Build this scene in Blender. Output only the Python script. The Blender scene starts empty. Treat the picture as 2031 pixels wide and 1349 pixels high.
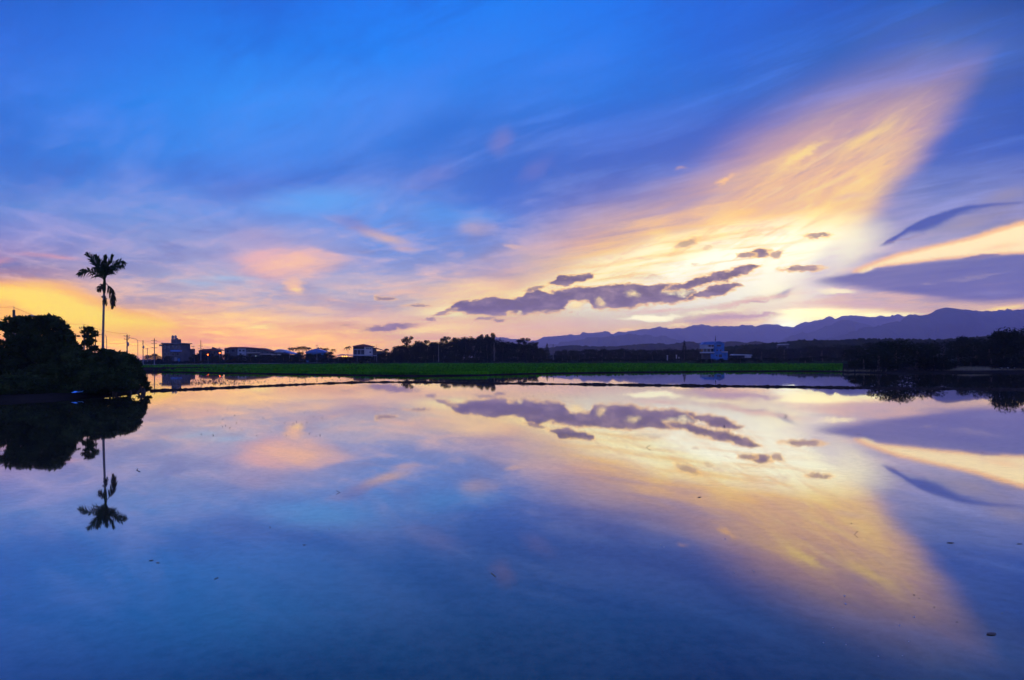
import bpy, math, random
import numpy as np
from mathutils import Vector

# ------------------------------------------------------------------ camera, sky, sun, exposure
S = bpy.context.scene
C = S.collection
R = math.radians
F = 1000.0            # focal length in pixels of the 2031 x 1349 photograph
HX, HY = 1015.5, 708.5
ROLL = 0.005
H = 2.8               # eye height above the water


def uv(px, py):
    X, Y = (px - HX) / F, (HY - py) / F
    return X + ROLL * Y, Y - ROLL * X


def P(px, py, d):
    u, v = uv(px, py)
    return Vector((u * d, d, H + v * d))


def G(px, py, z=0.0):
    u, v = uv(px, py)
    d = (H - z) / max(-v, 1e-4)
    return Vector((u * d, d, z))


def lin(c):
    return tuple((x / 255.0 / 12.92) if x / 255.0 <= 0.04045 else ((x / 255.0 + 0.055) / 1.055) ** 2.4 for x in c)


cam_d = bpy.data.cameras.new('camera')
cam_d.sensor_width = 36.0
cam_d.lens = 36.0 * F / 2031.0
cam_d.shift_y = (HY - 674.5) / 2031.0
cam_d.clip_start = 0.1
cam_d.clip_end = 40000
cam = bpy.data.objects.new('camera', cam_d)
C.objects.link(cam)
cam.location = (0, 0, H)
cam.rotation_euler = (R(90), math.atan(ROLL), 0)
S.camera = cam
S.view_settings.view_transform = 'Standard'
S.view_settings.look = 'None'
S.view_settings.exposure = 0.0
S.view_settings.gamma = 1.0

SUN_AZ, SUN_EL = 29.0, 1.5
sun_d = bpy.data.lights.new('sun', 'SUN')
sun_d.energy = 0.3
sun_d.angle = R(0.5)
sun_d.color = (1.0, 0.72, 0.42)
sun = bpy.data.objects.new('sun', sun_d)
C.objects.link(sun)
sd = Vector((math.sin(R(SUN_AZ)) * math.cos(R(SUN_EL)), math.cos(R(SUN_AZ)) * math.cos(R(SUN_EL)), math.sin(R(SUN_EL))))
sun.rotation_euler = sd.to_track_quat('Z', 'Y').to_euler()
sun.location = (3000, 5400, 900)

# the air: even haze in one box (built at the end of the script)
HAZE_Y, HAZE_X, HAZE_X0, HAZE_TOP = 8000.0, 9600.0, 1900.0, 555.0
HAZE_DENS = 1.5e-4
HAZE_G = 0.62
HAZE_COL = (0.74, 0.68, 1.0)
HAZE_S = np.array([[0.2105, -0.0231, -0.0558, 0.0144, 0.0773, -0.0606], [0.1516, 0.0046, 0.134, 0.001, 0.0095, -0.1613], [0.3455, -0.0074, 1.3109, -0.0226, -0.047, -1.0404]])     # light the air itself adds, over (1, u, v, uu, uv, vv)


def air(c, px, py):
    """light the sky must give off so that it reads as c after the air in front of it"""
    u, v = uv(px, py)
    v = max(v, 0.004)
    L = min(HAZE_Y, HAZE_TOP / v, (HAZE_X if u > 0 else HAZE_X0) / max(abs(u), 1e-3)) * math.sqrt(1 + u * u + v * v)
    T = math.exp(-HAZE_DENS * L)
    sc = HAZE_S @ np.array([1, u, v, u * u, u * v, v * v])
    return tuple(max(0.0, (a - float(s) * (1 - T)) / T) for a, s in zip(c, sc))


world = bpy.data.worlds.new('World')
S.world = world
world.use_nodes = True
NT = world.node_tree
NT.nodes.clear()
LK = NT.links


def nd(t, **kw):
    n = NT.nodes.new(t)
    for k, v in kw.items():
        setattr(n, k, v)
    return n


def put(sock, v):
    if hasattr(v, 'is_output'):
        LK.new(v, sock)
    elif v is not None:
        sock.default_value = v


def mt(op, a, b=None, c=None, clamp=False):
    n = nd('ShaderNodeMath', operation=op)
    put(n.inputs[0], a)
    put(n.inputs[1], b)
    put(n.inputs[2], c)
    return clampn(n.outputs[0], 0.0, 1.0) if clamp else n.outputs[0]


def clampn(x, a, b):
    n = nd('ShaderNodeClamp')
    LK.new(x, n.inputs[0])
    n.inputs[1].default_value = min(a, b)
    n.inputs[2].default_value = max(a, b)
    return n.outputs[0]


def sstep(x, a, b):
    n = nd('ShaderNodeMapRange', interpolation_type='SMOOTHSTEP', clamp=False)
    put(n.inputs['Value'], x)
    n.inputs['From Min'].default_value = a
    n.inputs['From Max'].default_value = b
    return n.outputs['Result']


def lmap(x, a, b, c, d, clamp=True):
    n = nd('ShaderNodeMapRange', clamp=False)
    put(n.inputs['Value'], x)
    n.inputs['From Min'].default_value = a
    n.inputs['From Max'].default_value = b
    n.inputs['To Min'].default_value = c
    n.inputs['To Max'].default_value = d
    return clampn(n.outputs['Result'], c, d) if clamp else n.outputs['Result']


def comb(x, y, z):
    n = nd('ShaderNodeCombineXYZ')
    put(n.inputs[0], x)
    put(n.inputs[1], y)
    put(n.inputs[2], z)
    return n.outputs[0]


def noise(vec, scale, detail=4, rough=0.55, dist=0.0, color=False):
    n = nd('ShaderNodeTexNoise', noise_dimensions='3D')
    put(n.inputs['Vector'], vec)
    n.inputs['Scale'].default_value = scale
    n.inputs['Detail'].default_value = detail
    n.inputs['Roughness'].default_value = rough
    n.inputs['Distortion'].default_value = dist
    return n.outputs['Color' if color else 'Fac']


def mapping(vec, loc=(0, 0, 0), ang=0.0, scale=(1, 1, 1), kind='TEXTURE'):
    n = nd('ShaderNodeMapping', vector_type=kind)
    put(n.inputs['Vector'], vec)
    n.inputs['Location'].default_value = loc
    n.inputs['Rotation'].default_value = (0, 0, ang)
    n.inputs['Scale'].default_value = scale
    return n.outputs[0]


def mix(fac, a, b):
    n = nd('ShaderNodeMix', data_type='RGBA', blend_type='MIX', clamp_factor=True)
    put(n.inputs[0], fac)
    for s, v in ((n.inputs[6], a), (n.inputs[7], b)):
        put(s, v if hasattr(v, 'is_output') else (*v, 1.0))
    return n.outputs[2]


def sky_coords():
    """direction -> flat coordinates of the western sky (U across, V up), plain and billowed"""
    global DX, DY, DZ, U, V, UW, VW, SOFT, VF, UF, U01S
    tc = nd('ShaderNodeTexCoord')
    sep = nd('ShaderNodeSeparateXYZ')
    LK.new(tc.outputs['Generated'], sep.inputs[0])
    DX, DY, DZ = sep.outputs
    dys = mt('MAXIMUM', DY, 0.05)
    U = mt('DIVIDE', DX, dys)
    V = mt('DIVIDE', mt('MAXIMUM', DZ, 0.0), dys)


VTOP = 0.72


def region_noise():
    """cloud texture: streaks and puffs shrink and flatten towards the horizon"""
    global UE, VE, EDGE, STREAK, WISP, PATCH, VEIL, FIBRE, VP, UP, FIL, PUFF, U01, UW, VW, SOFT, VF, UF, U01S
    den = mt('ADD', V, 0.10)
    deck = comb(mt('DIVIDE', U, den), mt('DIVIDE', 1.0, den), 0.0)
    ws = nd('ShaderNodeSeparateColor')
    LK.new(noise(deck, 0.6, 5, 0.58, color=True), ws.inputs[0])
    UW = mt('ADD', U, mt('MULTIPLY', mt('SUBTRACT', ws.outputs[0], 0.5), 0.20))
    VW = mt('ADD', V, mt('MULTIPLY', mt('SUBTRACT', ws.outputs[1], 0.5), mt('MULTIPLY', den, 0.24)))
    SOFT = comb(UW, VW, 1.0)                                     # broad, soft billows
    VF = mt('MULTIPLY', mt('ADD', mt('MULTIPLY', V, 0.45), mt('MULTIPLY', VW, 0.55)), 1.0 / VTOP, clamp=True)
    UF = mt('ADD', mt('MULTIPLY', U, 0.5), mt('MULTIPLY', UW, 0.5))
    U01S = mt('MULTIPLY_ADD', UW, 1 / 2.6, 0.5)
    w2 = noise(comb(mt('MULTIPLY', U, 1.0), mt('MULTIPLY', V, 2.2), 3.0), 20.0, 7, 0.74, color=True)
    w2s = nd('ShaderNodeSeparateColor')
    LK.new(w2, w2s.inputs[0])
    UE = mt('ADD', U, mt('MULTIPLY', mt('SUBTRACT', w2s.outputs[0], 0.5), 0.052))
    VE = mt('ADD', V, mt('MULTIPLY', mt('SUBTRACT', w2s.outputs[1], 0.5), 0.034))
    EDGE = comb(UE, VE, 1.0)                                     # crisp, ragged cumulus edges
    U01 = mt('MULTIPLY_ADD', UE, 1 / 2.6, 0.5)
    VP = mt('MULTIPLY_ADD', VE, 0.30, mt('MULTIPLY', V, 0.70))
    UP = mt('MULTIPLY_ADD', mt('MULTIPLY_ADD', UE, 0.30, mt('MULTIPLY', U, 0.70)), 1 / 2.6, 0.5)
    FIL = noise(mapping(comb(U, V, 2.0), (0, 0, 0), R(29), (0.10, 0.014, 1.0)), 1.0, 5, 0.62, 0.6)
    PUFF = noise(deck, 2.6, 6, 0.66, 0.4)
    STREAK = noise(mapping(comb(U, V, 0.0), (0, 0, 0), R(27), (0.26, 0.07, 1.0)), 1.0, 6, 0.66, 0.8)
    WISP = noise(comb(mt('MULTIPLY', U, 5.0), mt('MULTIPLY', V, 26.0), 7.0), 1.0, 5, 0.62, 0.5)
    PATCH = noise(comb(U, mt('MULTIPLY', V, 1.8), 5.0), 24.0, 5, 0.65)
    # fibrous cirrus, drawn out along the wind: nearly level on the left, rising to the right
    VEIL = noise(mapping(deck, (0, 0, 0), R(-38), (1.1, 0.42, 1.0)), 1.0, 6, 0.62, 0.5)
    FIBRE = noise(mapping(deck, (3, 0, 0), R(-30), (0.55, 0.13, 1.0)), 1.0, 5, 0.65, 0.3)


#   the broad colour of the dusk sky: (photo row, sRGB) down each azimuth
COLS = {
    0: [(0, 0, 96, 200), (100, 0, 104, 212), (200, 20, 114, 218), (300, 42, 115, 215), (360, 72, 122, 215), (420, 100, 135, 212), (470, 135, 138, 205), (505, 160, 140, 190), (525, 120, 115, 172), (548, 190, 135, 145), (565, 255, 175, 90), (610, 255, 180, 95), (650, 250, 155, 115), (690, 220, 125, 125), (708, 205, 115, 130)],
    250: [(0, 0, 104, 214), (100, 0, 116, 228), (200, 30, 129, 235), (300, 60, 130, 230), (360, 75, 128, 222), (420, 105, 145, 222), (470, 128, 148, 212), (520, 140, 148, 202), (560, 155, 155, 195), (590, 180, 158, 180), (620, 245, 180, 125), (650, 250, 172, 125), (675, 230, 150, 140), (690, 200, 130, 150), (708, 190, 120, 145)],
    500: [(0, 0, 112, 228), (100, 15, 128, 240), (200, 58, 141, 245), (300, 72, 138, 238), (360, 85, 126, 222), (420, 115, 152, 232), (460, 145, 155, 215), (500, 160, 160, 208), (540, 172, 175, 208), (575, 180, 176, 202), (600, 180, 168, 192), (620, 225, 182, 165), (645, 250, 195, 145), (670, 248, 175, 145), (708, 225, 145, 150)],
    750: [(0, 0, 121, 240), (100, 40, 131, 245), (200, 70, 136, 240), (300, 66, 125, 225), (350, 72, 120, 215), (400, 80, 142, 232), (440, 105, 150, 232), (490, 115, 148, 222), (535, 138, 152, 212), (570, 165, 170, 205), (605, 182, 172, 192), (635, 225, 182, 172), (655, 248, 195, 150), (680, 250, 188, 135), (708, 255, 180, 90)],
    1000: [(0, 25, 126, 242), (100, 50, 128, 240), (200, 52, 121, 226), (280, 66, 115, 212), (340, 70, 112, 208), (400, 85, 122, 216), (460, 105, 138, 220), (510, 128, 142, 208), (550, 165, 155, 195), (585, 248, 198, 155), (610, 255, 236, 175), (635, 254, 212, 165), (660, 240, 192, 172), (690, 220, 175, 180), (708, 200, 160, 185)],
    1200: [(0, 12, 119, 238), (100, 40, 121, 235), (200, 50, 118, 224), (280, 62, 105, 208), (340, 80, 108, 200), (400, 110, 118, 195), (450, 150, 135, 185), (490, 215, 165, 165), (520, 255, 225, 170), (560, 255, 245, 205), (605, 255, 235, 195), (635, 238, 196, 180), (660, 224, 178, 176), (708, 200, 155, 180)],
    1450: [(0, 3, 101, 215), (100, 30, 104, 215), (180, 50, 104, 205), (260, 72, 102, 198), (340, 92, 110, 195), (410, 120, 125, 195), (460, 215, 180, 180), (500, 250, 230, 205), (560, 255, 250, 235), (600, 252, 220, 188), (630, 238, 194, 180), (650, 248, 208, 180), (708, 225, 170, 170)],
    1650: [(0, 20, 91, 195), (100, 52, 98, 190), (200, 75, 106, 190), (300, 92, 112, 192), (380, 110, 125, 195), (440, 150, 150, 205), (490, 188, 175, 212), (550, 182, 175, 214), (580, 190, 178, 205), (605, 225, 192, 190), (625, 250, 225, 190), (645, 255, 240, 205), (708, 255, 220, 180)],
    1850: [(0, 42, 91, 178), (100, 85, 109, 180), (200, 80, 106, 184), (300, 72, 102, 194), (380, 105, 122, 192), (430, 120, 132, 195), (480, 150, 152, 195), (520, 165, 158, 195), (560, 125, 120, 182), (600, 160, 148, 180), (620, 215, 180, 170), (640, 250, 215, 170), (708, 240, 190, 150)],
    2031: [(0, 45, 82, 162), (100, 70, 96, 172), (200, 52, 92, 180), (300, 62, 96, 190), (380, 115, 122, 185), (430, 150, 140, 178), (480, 170, 158, 178), (520, 118, 115, 175), (580, 115, 115, 180), (605, 235, 195, 160), (708, 240, 185, 140)],
}


def base_sky(x0, x1):
    """the columns that matter between photo columns x0 and x1"""
    keys = sorted(COLS)
    lo = max([k for k in keys if k <= x0 - 60] or [keys[0]])
    hi = min([k for k in keys if k >= x1 + 60] or [keys[-1]])
    out = prev = None
    for px in [k for k in keys if lo <= k <= hi]:
        n = nd('ShaderNodeValToRGB')
        n.color_ramp.interpolation = 'LINEAR'
        els = n.color_ramp.elements
        st = []
        for row in COLS[px]:
            v = max(0.0, uv(px, row[0])[1]) / VTOP
            st.append((min(v, 1.0), tuple(0.4 * c for c in air(lin(row[1:]), px, row[0]))))
        st.sort()
        while len(els) < len(st):
            els.new(0.5)
        for e, (p, c) in zip(els, st):
            e.position = p
        for e, (p, c) in zip(els, st):
            e.color = (*c, 1.0)
        LK.new(VF, n.inputs[0])
        ux = uv(px, 400)[0]
        if out is None:
            out = n.outputs[0]
        else:
            out = mix(lmap(UF, prev, ux, 0.0, 1.0), out, n.outputs[0])
        prev = ux
    n = nd('ShaderNodeMix', data_type='RGBA', blend_type='MULTIPLY', clamp_factor=False)
    n.inputs[0].default_value = 1.0
    LK.new(out, n.inputs[6])
    n.inputs[7].default_value = (2.5, 2.5, 2.5, 1.0)
    return n.outputs[2]


def vramp(stops):
    n = nd('ShaderNodeValToRGB')
    els = n.color_ramp.elements
    st = sorted((min(uv(1015, y)[1] / VTOP, 1.0), tuple(0.5 * k for k in air(lin(c), 700, y))) for y, c in stops)
    while len(els) < len(st):
        els.new(0.5)
    for e, (p, c) in zip(els, st):
        e.position = p
    for e, (p, c) in zip(els, st):
        e.color = (*c, 1.0)
    LK.new(VF, n.inputs[0])
    m = nd('ShaderNodeMix', data_type='RGBA', blend_type='MULTIPLY', clamp_factor=False)
    m.inputs[0].default_value = 1.0
    LK.new(n.outputs[0], m.inputs[6])
    m.inputs[7].default_value = (2.0, 2.0, 2.0, 1.0)
    return m.outputs[2]


def veils():
    """thin high cloud everywhere: paler and darker fibres over the broad colours"""
    global sky
    pale = vramp([(0, (15, 112, 232)), (200, (85, 140, 248)), (330, (120, 150, 235)), (430, (165, 165, 225)), (520, (215, 185, 205)), (590, (250, 195, 165)), (650, (255, 208, 145)), (708, (255, 190, 130))])
    deep = vramp([(0, (0, 84, 196)), (200, (20, 98, 208)), (330, (62, 104, 200)), (430, (92, 118, 202)), (520, (125, 128, 185)), (590, (160, 140, 175)), (650, (205, 150, 150)), (708, (190, 125, 145))])
    k = mt('MULTIPLY', mt('MULTIPLY_ADD', lmap(VEIL, 0.50, 0.72, 0.0, 1.0), 0.65, mt('MULTIPLY', lmap(FIBRE, 0.52, 0.74, 0.0, 1.0), 0.45)), 0.75)
    sky = mix(k, sky, pale)
    k = mt('MULTIPLY', mt('MULTIPLY_ADD', lmap(VEIL, 0.48, 0.28, 0.0, 1.0), 0.65, mt('MULTIPLY', lmap(FIBRE, 0.46, 0.26, 0.0, 1.0), 0.40)), 0.75)
    sky = mix(k, sky, deep)
    mid = mt('MULTIPLY', lmap(V, 0.42, 0.26, 0.0, 0.6), lmap(V, 0.04, 0.12, 0.2, 1.0))
    sky = mix(mt('MULTIPLY', lmap(PUFF, 0.50, 0.68, 0.0, 0.9), mid), sky, pale)
    sky = mix(mt('MULTIPLY', lmap(PUFF, 0.47, 0.30, 0.0, 0.9), mid), sky, deep)
    lowm = lmap(V, 0.21, 0.09, 0.0, 0.75)                  # level strata low down
    sky = mix(mt('MULTIPLY', lmap(WISP, 0.48, 0.66, 0.0, 0.8), lowm), sky, pale)
    sky = mix(mt('MULTIPLY', lmap(WISP, 0.47, 0.30, 0.0, 0.8), lowm), sky, deep)


FEATS = []        # (left, top, right, bottom in photo pixels, function that lays the cloud over the sky)


def feat(box, fn):
    FEATS.append((*box, fn))


def laid(mask, col, a=1.0, tex=None):
    global sky
    k = mask
    if tex is not None:
        k = mt('MULTIPLY', k, lmap(globals()[tex[0]], *tex[1:]))
    if a != 1.0:
        k = mt('MULTIPLY', k, a)
    sky = mix(k, sky, col)


def radius(vec, u, v, rx, ry, ang):
    ca, sa = math.cos(ang), math.sin(ang)
    o = []
    for w in ((ca / rx, sa / rx, -(u * ca + v * sa) / rx), (-sa / ry, ca / ry, (u * sa - v * ca) / ry)):
        n = nd('ShaderNodeVectorMath', operation='DOT_PRODUCT')
        LK.new(vec, n.inputs[0])
        n.inputs[1].default_value = w
        o.append(n.outputs['Value'])
    return mt('SQRT', mt('MULTIPLY_ADD', o[0], o[0], mt('MULTIPLY', o[1], o[1])))


def blob(px, py, rx, ry, ang, col, a, inner=0.0, vec='SOFT', tex=None):
    """a soft patch of lit cloud; radii in photo pixels, ang counter-clockwise in degrees"""
    u, v = uv(px, py)
    if tex is False:
        tex = None
    elif tex is None and vec == 'SOFT':
        tex = ('FIBRE', 0.30, 0.58, 0.45, 1.0)
    ex = abs(rx * math.cos(R(ang))) + abs(ry * math.sin(R(ang))) + 70
    ey = abs(rx * math.sin(R(ang))) + abs(ry * math.cos(R(ang))) + 25 + 0.08 * (HY - py)
    feat((px - ex, py - ey, px + ex, py + ey),
         lambda: laid(sstep(radius(globals()[vec], u, v, rx / F, ry / F, R(ang)), 1.0, inner), air(lin(col), px, py), a, tex))


def curve(pts, soft):
    n = nd('ShaderNodeFloatCurve')
    c = n.mapping.curves[0]
    pp = []
    for px, py in pts:
        u, v = uv(px, py)
        pp.append((u / 2.6 + 0.5, min(max(v / 0.8, 0.0), 1.0)))
    while len(c.points) < len(pp):
        c.points.new(0.5, 0.5)
    for q, (x, y) in zip(c.points, pp):
        q.location = (x, y)
        q.handle_type = 'AUTO_CLAMPED'
    n.mapping.extend = 'HORIZONTAL'
    n.mapping.update()
    LK.new({True: U01S, False: U01, 'plain': UP}[soft], n.inputs['Value'])
    return mt('MULTIPLY', n.outputs[0], 0.8)


def band(top, bot, st, sb, soft=False):
    """mask of the cloud between two outlines; st, sb: softness of the upper and lower edge in pixels"""
    vv = {True: VW, False: VE, 'plain': VP}[soft]
    d = 0.7 * (st + sb) + 6
    if -200 < top[0][0]:
        top = [(top[0][0] - d, max(top[0][1], bot[0][1]) + d)] + top
        bot = [(bot[0][0] - d, min(top[1][1], bot[0][1]) - d)] + bot
    if top[-1][0] < 2200:
        top = top + [(top[-1][0] + d, max(top[-1][1], bot[-1][1]) + d)]
        bot = bot + [(bot[-1][0] + d, min(top[-2][1], bot[-1][1]) - d)]
    a = sstep(mt('SUBTRACT', curve(top, soft), vv), -st / F * 0.5, st / F * 0.5)
    b = sstep(mt('SUBTRACT', vv, curve(bot, soft)), -sb / F * 0.5, sb / F * 0.5)
    return mt('MULTIPLY', a, b)


def span(top, bot):
    xs = [p[0] for p in top + bot]
    ys = [p[1] for p in top + bot]
    return min(xs) - 70, min(ys) - 80, max(xs) + 70, max(ys) + 60


def lay(top, bot, st, sb, soft, col, px, py, a=1.0, tex=None):
    feat(span(top, bot), lambda: laid(band(top, bot, st, sb, soft), air(lin(col), px, py), a, tex))


# ---- thin blue and mauve veils overhead
blob(620, 400, 190, 45, 4, (95, 165, 245), 0.75)
blob(560, 300, 260, 70, 10, (82, 140, 240), 0.5)
blob(900, 420, 170, 30, -4, (95, 165, 245), 0.6)
blob(470, 385, 160, 28, 6, (78, 115, 208), 0.6)
blob(870, 270, 170, 60, 25, (50, 108, 210), 0.6)
blob(1010, 365, 190, 45, 20, (66, 108, 208), 0.6)
blob(840, 375, 110, 45, 25, (125, 125, 200), 0.55, tex=('WISP', 0.35, 0.65, 0.0, 1.0))
blob(990, 285, 42, 40, 35, (140, 130, 195), 0.6)
blob(1070, 335, 60, 25, 25, (120, 122, 200), 0.5)
blob(955, 448, 62, 30, -12, (190, 165, 185), 0.85, tex=('WISP', 0.3, 0.6, 0.3, 1.0))
blob(1022, 489, 32, 9, -10, (205, 175, 190), 0.8, vec='EDGE', inner=0.3)
blob(700, 450, 100, 16, -15, (150, 140, 195), 0.8)
blob(755, 470, 70, 15, -14, (205, 175, 185), 0.95)
blob(805, 494, 50, 9, -3, (195, 168, 190), 0.8)
blob(690, 440, 60, 14, 0, (85, 120, 210), 0.5)
# ---- pink patches on the left
blob(570, 505, 200, 66, -4, (188, 168, 205), 0.7)
blob(560, 520, 125, 46, -5, (238, 180, 178), 0.95, inner=0.1)
blob(590, 522, 110, 30, -4, (252, 196, 168), 0.9)
blob(640, 505, 70, 16, -14, (245, 190, 180), 0.7)
blob(520, 505, 60, 14, 6, (235, 180, 185), 0.7)
blob(500, 470, 90, 30, 0, (175, 160, 205), 0.7)
blob(603, 562, 30, 32, -20, (252, 195, 160), 0.9)
blob(607, 574, 16, 10, 0, (255, 212, 150), 0.9)
blob(500, 575, 75, 16, 0, (212, 180, 190), 0.7)
blob(400, 560, 95, 12, -4, (160, 180, 215), 0.8)
blob(470, 548, 90, 10, 0, (165, 195, 228), 0.7)
blob(330, 570, 120, 18, 0, (148, 155, 198), 0.5)
blob(470, 620, 100, 16, 5, (255, 205, 150), 0.95)
blob(400, 600, 90, 12, -3, (225, 175, 170), 0.7)
blob(560, 600, 80, 9, 3, (228, 186, 180), 0.6)
blob(690, 585, 120, 10, -4, (205, 182, 192), 0.6)
blob(520, 603, 90, 10, 5, (170, 162, 190), 0.6)
blob(520, 647, 70, 9, 6, (255, 225, 150), 0.9)
blob(640, 625, 110, 11, 2, (185, 168, 188), 0.6)
blob(440, 640, 70, 10, 4, (235, 175, 160), 0.6)
blob(90, 506, 85, 8, -3, (218, 155, 170), 0.75)
blob(0, 515, 40, 8, 0, (215, 150, 165), 0.6)
# ---- the yellow gap on the far left
lay([(-300, 545), (0, 551), (60, 553), (120, 561), (180, 582), (230, 608), (340, 640)],
         [(-300, 690), (0, 660), (100, 662), (230, 668), (340, 650)], 22, 70, True,
    (255, 190, 95), 100, 600, 0.9)
lay([(-300, 560), (0, 562), (80, 566), (150, 590), (230, 622), (330, 640)],
         [(-300, 640), (0, 592), (80, 632), (180, 650), (330, 648)], 26, 45, True,
    (255, 220, 88), 100, 600, 0.95)
# ---- the great fan of lit cirrus
fan_t = [(950, 590), (1050, 545), (1150, 500), (1250, 455), (1350, 395), (1450, 325), (1550, 250), (1650, 185), (1750, 130), (1850, 85), (1950, 40), (2050, -20)]
fan_b = [(950, 620), (1560, 620), (1605, 520), (1650, 475), (1700, 420), (1760, 355), (1820, 290), (1880, 230), (1940, 165), (1985, 90), (2020, 30), (2060, 0)]
fan2 = [(x, y + 62) for x, y in fan_t]
fanb2 = [(x - 8, y - 6) for x, y in fan_b]


def fan():
    k1 = mt('MULTIPLY', band(fan_t, fan_b, 190, 120, True), lmap(V, 0.40, 0.63, 1.0, 0.0))
    k1 = mt('MULTIPLY', k1, lmap(FIBRE, 0.25, 0.6, 0.6, 1.0))
    laid(k1, air(lin((212, 165, 168)), 1550, 330), 0.82)
    k2 = mt('MULTIPLY', band(fan2, fanb2, 120, 110, True), lmap(V, 0.32, 0.55, 1.0, 0.0))
    laid(k2, air(lin((252, 200, 150)), 1580, 350), 0.92, ('STREAK', 0.30, 0.62, 0.40, 1.0))
    laid(k2, air(lin((255, 222, 148)), 1580, 350), 0.85, ('STREAK', 0.48, 0.72, 0.0, 1.0))
    laid(k1, air(lin((176, 142, 178)), 1550, 330), 0.55, ('FIL', 0.46, 0.28, 0.0, 1.0))
    laid(k2, air(lin((255, 228, 172)), 1580, 350), 0.6, ('FIL', 0.54, 0.72, 0.0, 1.0))


feat(span(fan_t, fan_b), fan)
blob(1590, 305, 85, 13, 30, (255, 222, 150), 0.8, vec='EDGE')
blob(1720, 275, 110, 15, 27, (255, 220, 145), 0.75)
blob(1600, 372, 130, 12, 28, (255, 222, 158), 0.8)
blob(1530, 400, 70, 16, 25, (210, 170, 180), 0.7)
blob(1665, 392, 70, 14, 8, (205, 172, 185), 0.7)
blob(1600, 435, 80, 24, 3, (255, 228, 150), 0.9)
blob(1440, 357, 32, 8, 22, (250, 195, 150), 0.85, vec='EDGE')
blob(1350, 333, 18, 6, 10, (200, 160, 175), 0.6, vec='EDGE')
blob(1420, 470, 90, 60, 70, (255, 240, 180), 0.85)
blob(1470, 460, 40, 60, 60, (238, 190, 165), 0.6)
blob(1300, 480, 45, 40, 60, (255, 228, 150), 0.8)
blob(1560, 480, 90, 20, 0, (225, 190, 205), 0.6)
# ---- glow round the sun behind the ridge
blob(1320, 510, 580, 185, 15, (250, 198, 148), 0.6)
blob(1370, 545, 430, 125, 11, (255, 232, 165), 0.95, inner=0.2, tex=False)
blob(1395, 540, 400, 105, 11, (255, 252, 226), 1.0, inner=0.5, tex=False)
blob(1420, 548, 250, 62, 12, (255, 253, 236), 1.0, inner=0.5, tex=False)
blob(1330, 500, 190, 40, 20, (255, 242, 185), 0.8)
blob(1180, 545, 150, 34, 16, (255, 236, 175), 0.8)
blob(1560, 600, 130, 70, 20, (255, 250, 225), 0.6, tex=False)
blob(1575, 640, 70, 26, 10, (255, 255, 235), 1.0, inner=0.2, tex=False)
blob(940, 575, 110, 22, 4, (255, 215, 170), 0.7)
blob(960, 605, 200, 34, 4, (255, 228, 165), 0.85)
blob(900, 612, 130, 20, 4, (255, 242, 185), 0.9)
blob(1040, 590, 120, 24, 14, (255, 236, 175), 0.8)
blob(860, 655, 160, 16, 3, (255, 222, 160), 0.7)
blob(900, 690, 130, 22, 0, (255, 215, 95), 0.9)
feat((1000, 380, 1680, 640), lambda: laid(sstep(radius(SOFT, *uv(1350, 510), 0.36, 0.12, R(14)), 1.0, 0.5), air(lin((250, 200, 140)), 1350, 510), 0.7, ('FIBRE', 0.48, 0.68, 0.0, 1.0)))
feat((1000, 380, 1680, 640), lambda: laid(sstep(radius(SOFT, *uv(1380, 505), 0.36, 0.11, R(14)), 1.0, 0.5), air(lin((222, 178, 172)), 1380, 505), 0.7, ('PUFF', 0.54, 0.72, 0.0, 1.0)))
feat((1000, 380, 1680, 640), lambda: laid(sstep(radius(SOFT, *uv(1380, 505), 0.36, 0.11, R(14)), 1.0, 0.5), air(lin((240, 190, 150)), 1380, 505), 0.6, ('FIL', 0.50, 0.30, 0.0, 1.0)))
# ---- shadowed layers and bright gaps low on the right
blob(1640, 520, 70, 50, 60, (195, 182, 215), 0.7)
lay([(1540, 585), (1660, 548), (1700, 540), (1760, 527), (1830, 520), (1900, 515), (1960, 510), (2031, 503), (2300, 490)],
         [(1540, 590), (1600, 560), (1660, 565), (1720, 573), (1800, 585), (1900, 597), (1960, 600), (2031, 597), (2300, 590)], 14, 24, 'plain',
    (112, 112, 174), 1850, 555, 1.0, ('FIBRE', 0.20, 0.55, 0.72, 1.0))
blob(1900, 530, 150, 9, 5, (98, 102, 174), 0.6)
blob(1830, 575, 140, 9, -3, (102, 104, 172), 0.5)
blob(1960, 585, 90, 10, 2, (138, 132, 182), 0.6)
blob(1930, 550, 100, 6, 7, (148, 138, 178), 0.7, vec='EDGE')
blob(1838, 564, 24, 3, 5, (160, 145, 178), 0.7, vec='EDGE')
lay([(1690, 540), (1725, 522), (1780, 503), (1850, 486), (1920, 470), (1980, 452), (2031, 437), (2300, 380)],
         [(1690, 541), (1740, 530), (1800, 523), (1880, 515), (1960, 508), (2031, 503), (2300, 490)], 12, 8, 'plain',
    (252, 196, 150), 1880, 500, 0.9)
lay([(1705, 538), (1740, 524), (1790, 508), (1850, 493), (1920, 478), (1980, 461), (2031, 446), (2300, 395)],
         [(1705, 540), (1750, 525), (1810, 518), (1880, 510), (1960, 503), (2031, 498), (2300, 485)], 10, 10, 'plain',
    (255, 232, 190), 1900, 495, 1.0)
blob(1990, 480, 70, 14, 10, (255, 205, 165), 0.7)
lay([(1900, 517), (1925, 509), (1960, 504), (1985, 506)], [(1900, 516), (1925, 514), (1960, 510), (1985, 507)], 5, 5, 'plain',
    (118, 112, 172), 1940, 509, 0.9)
blob(1900, 440, 130, 22, 14, (165, 152, 178), 0.8)
blob(1985, 395, 90, 25, 16, (150, 142, 178), 0.7)
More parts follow.
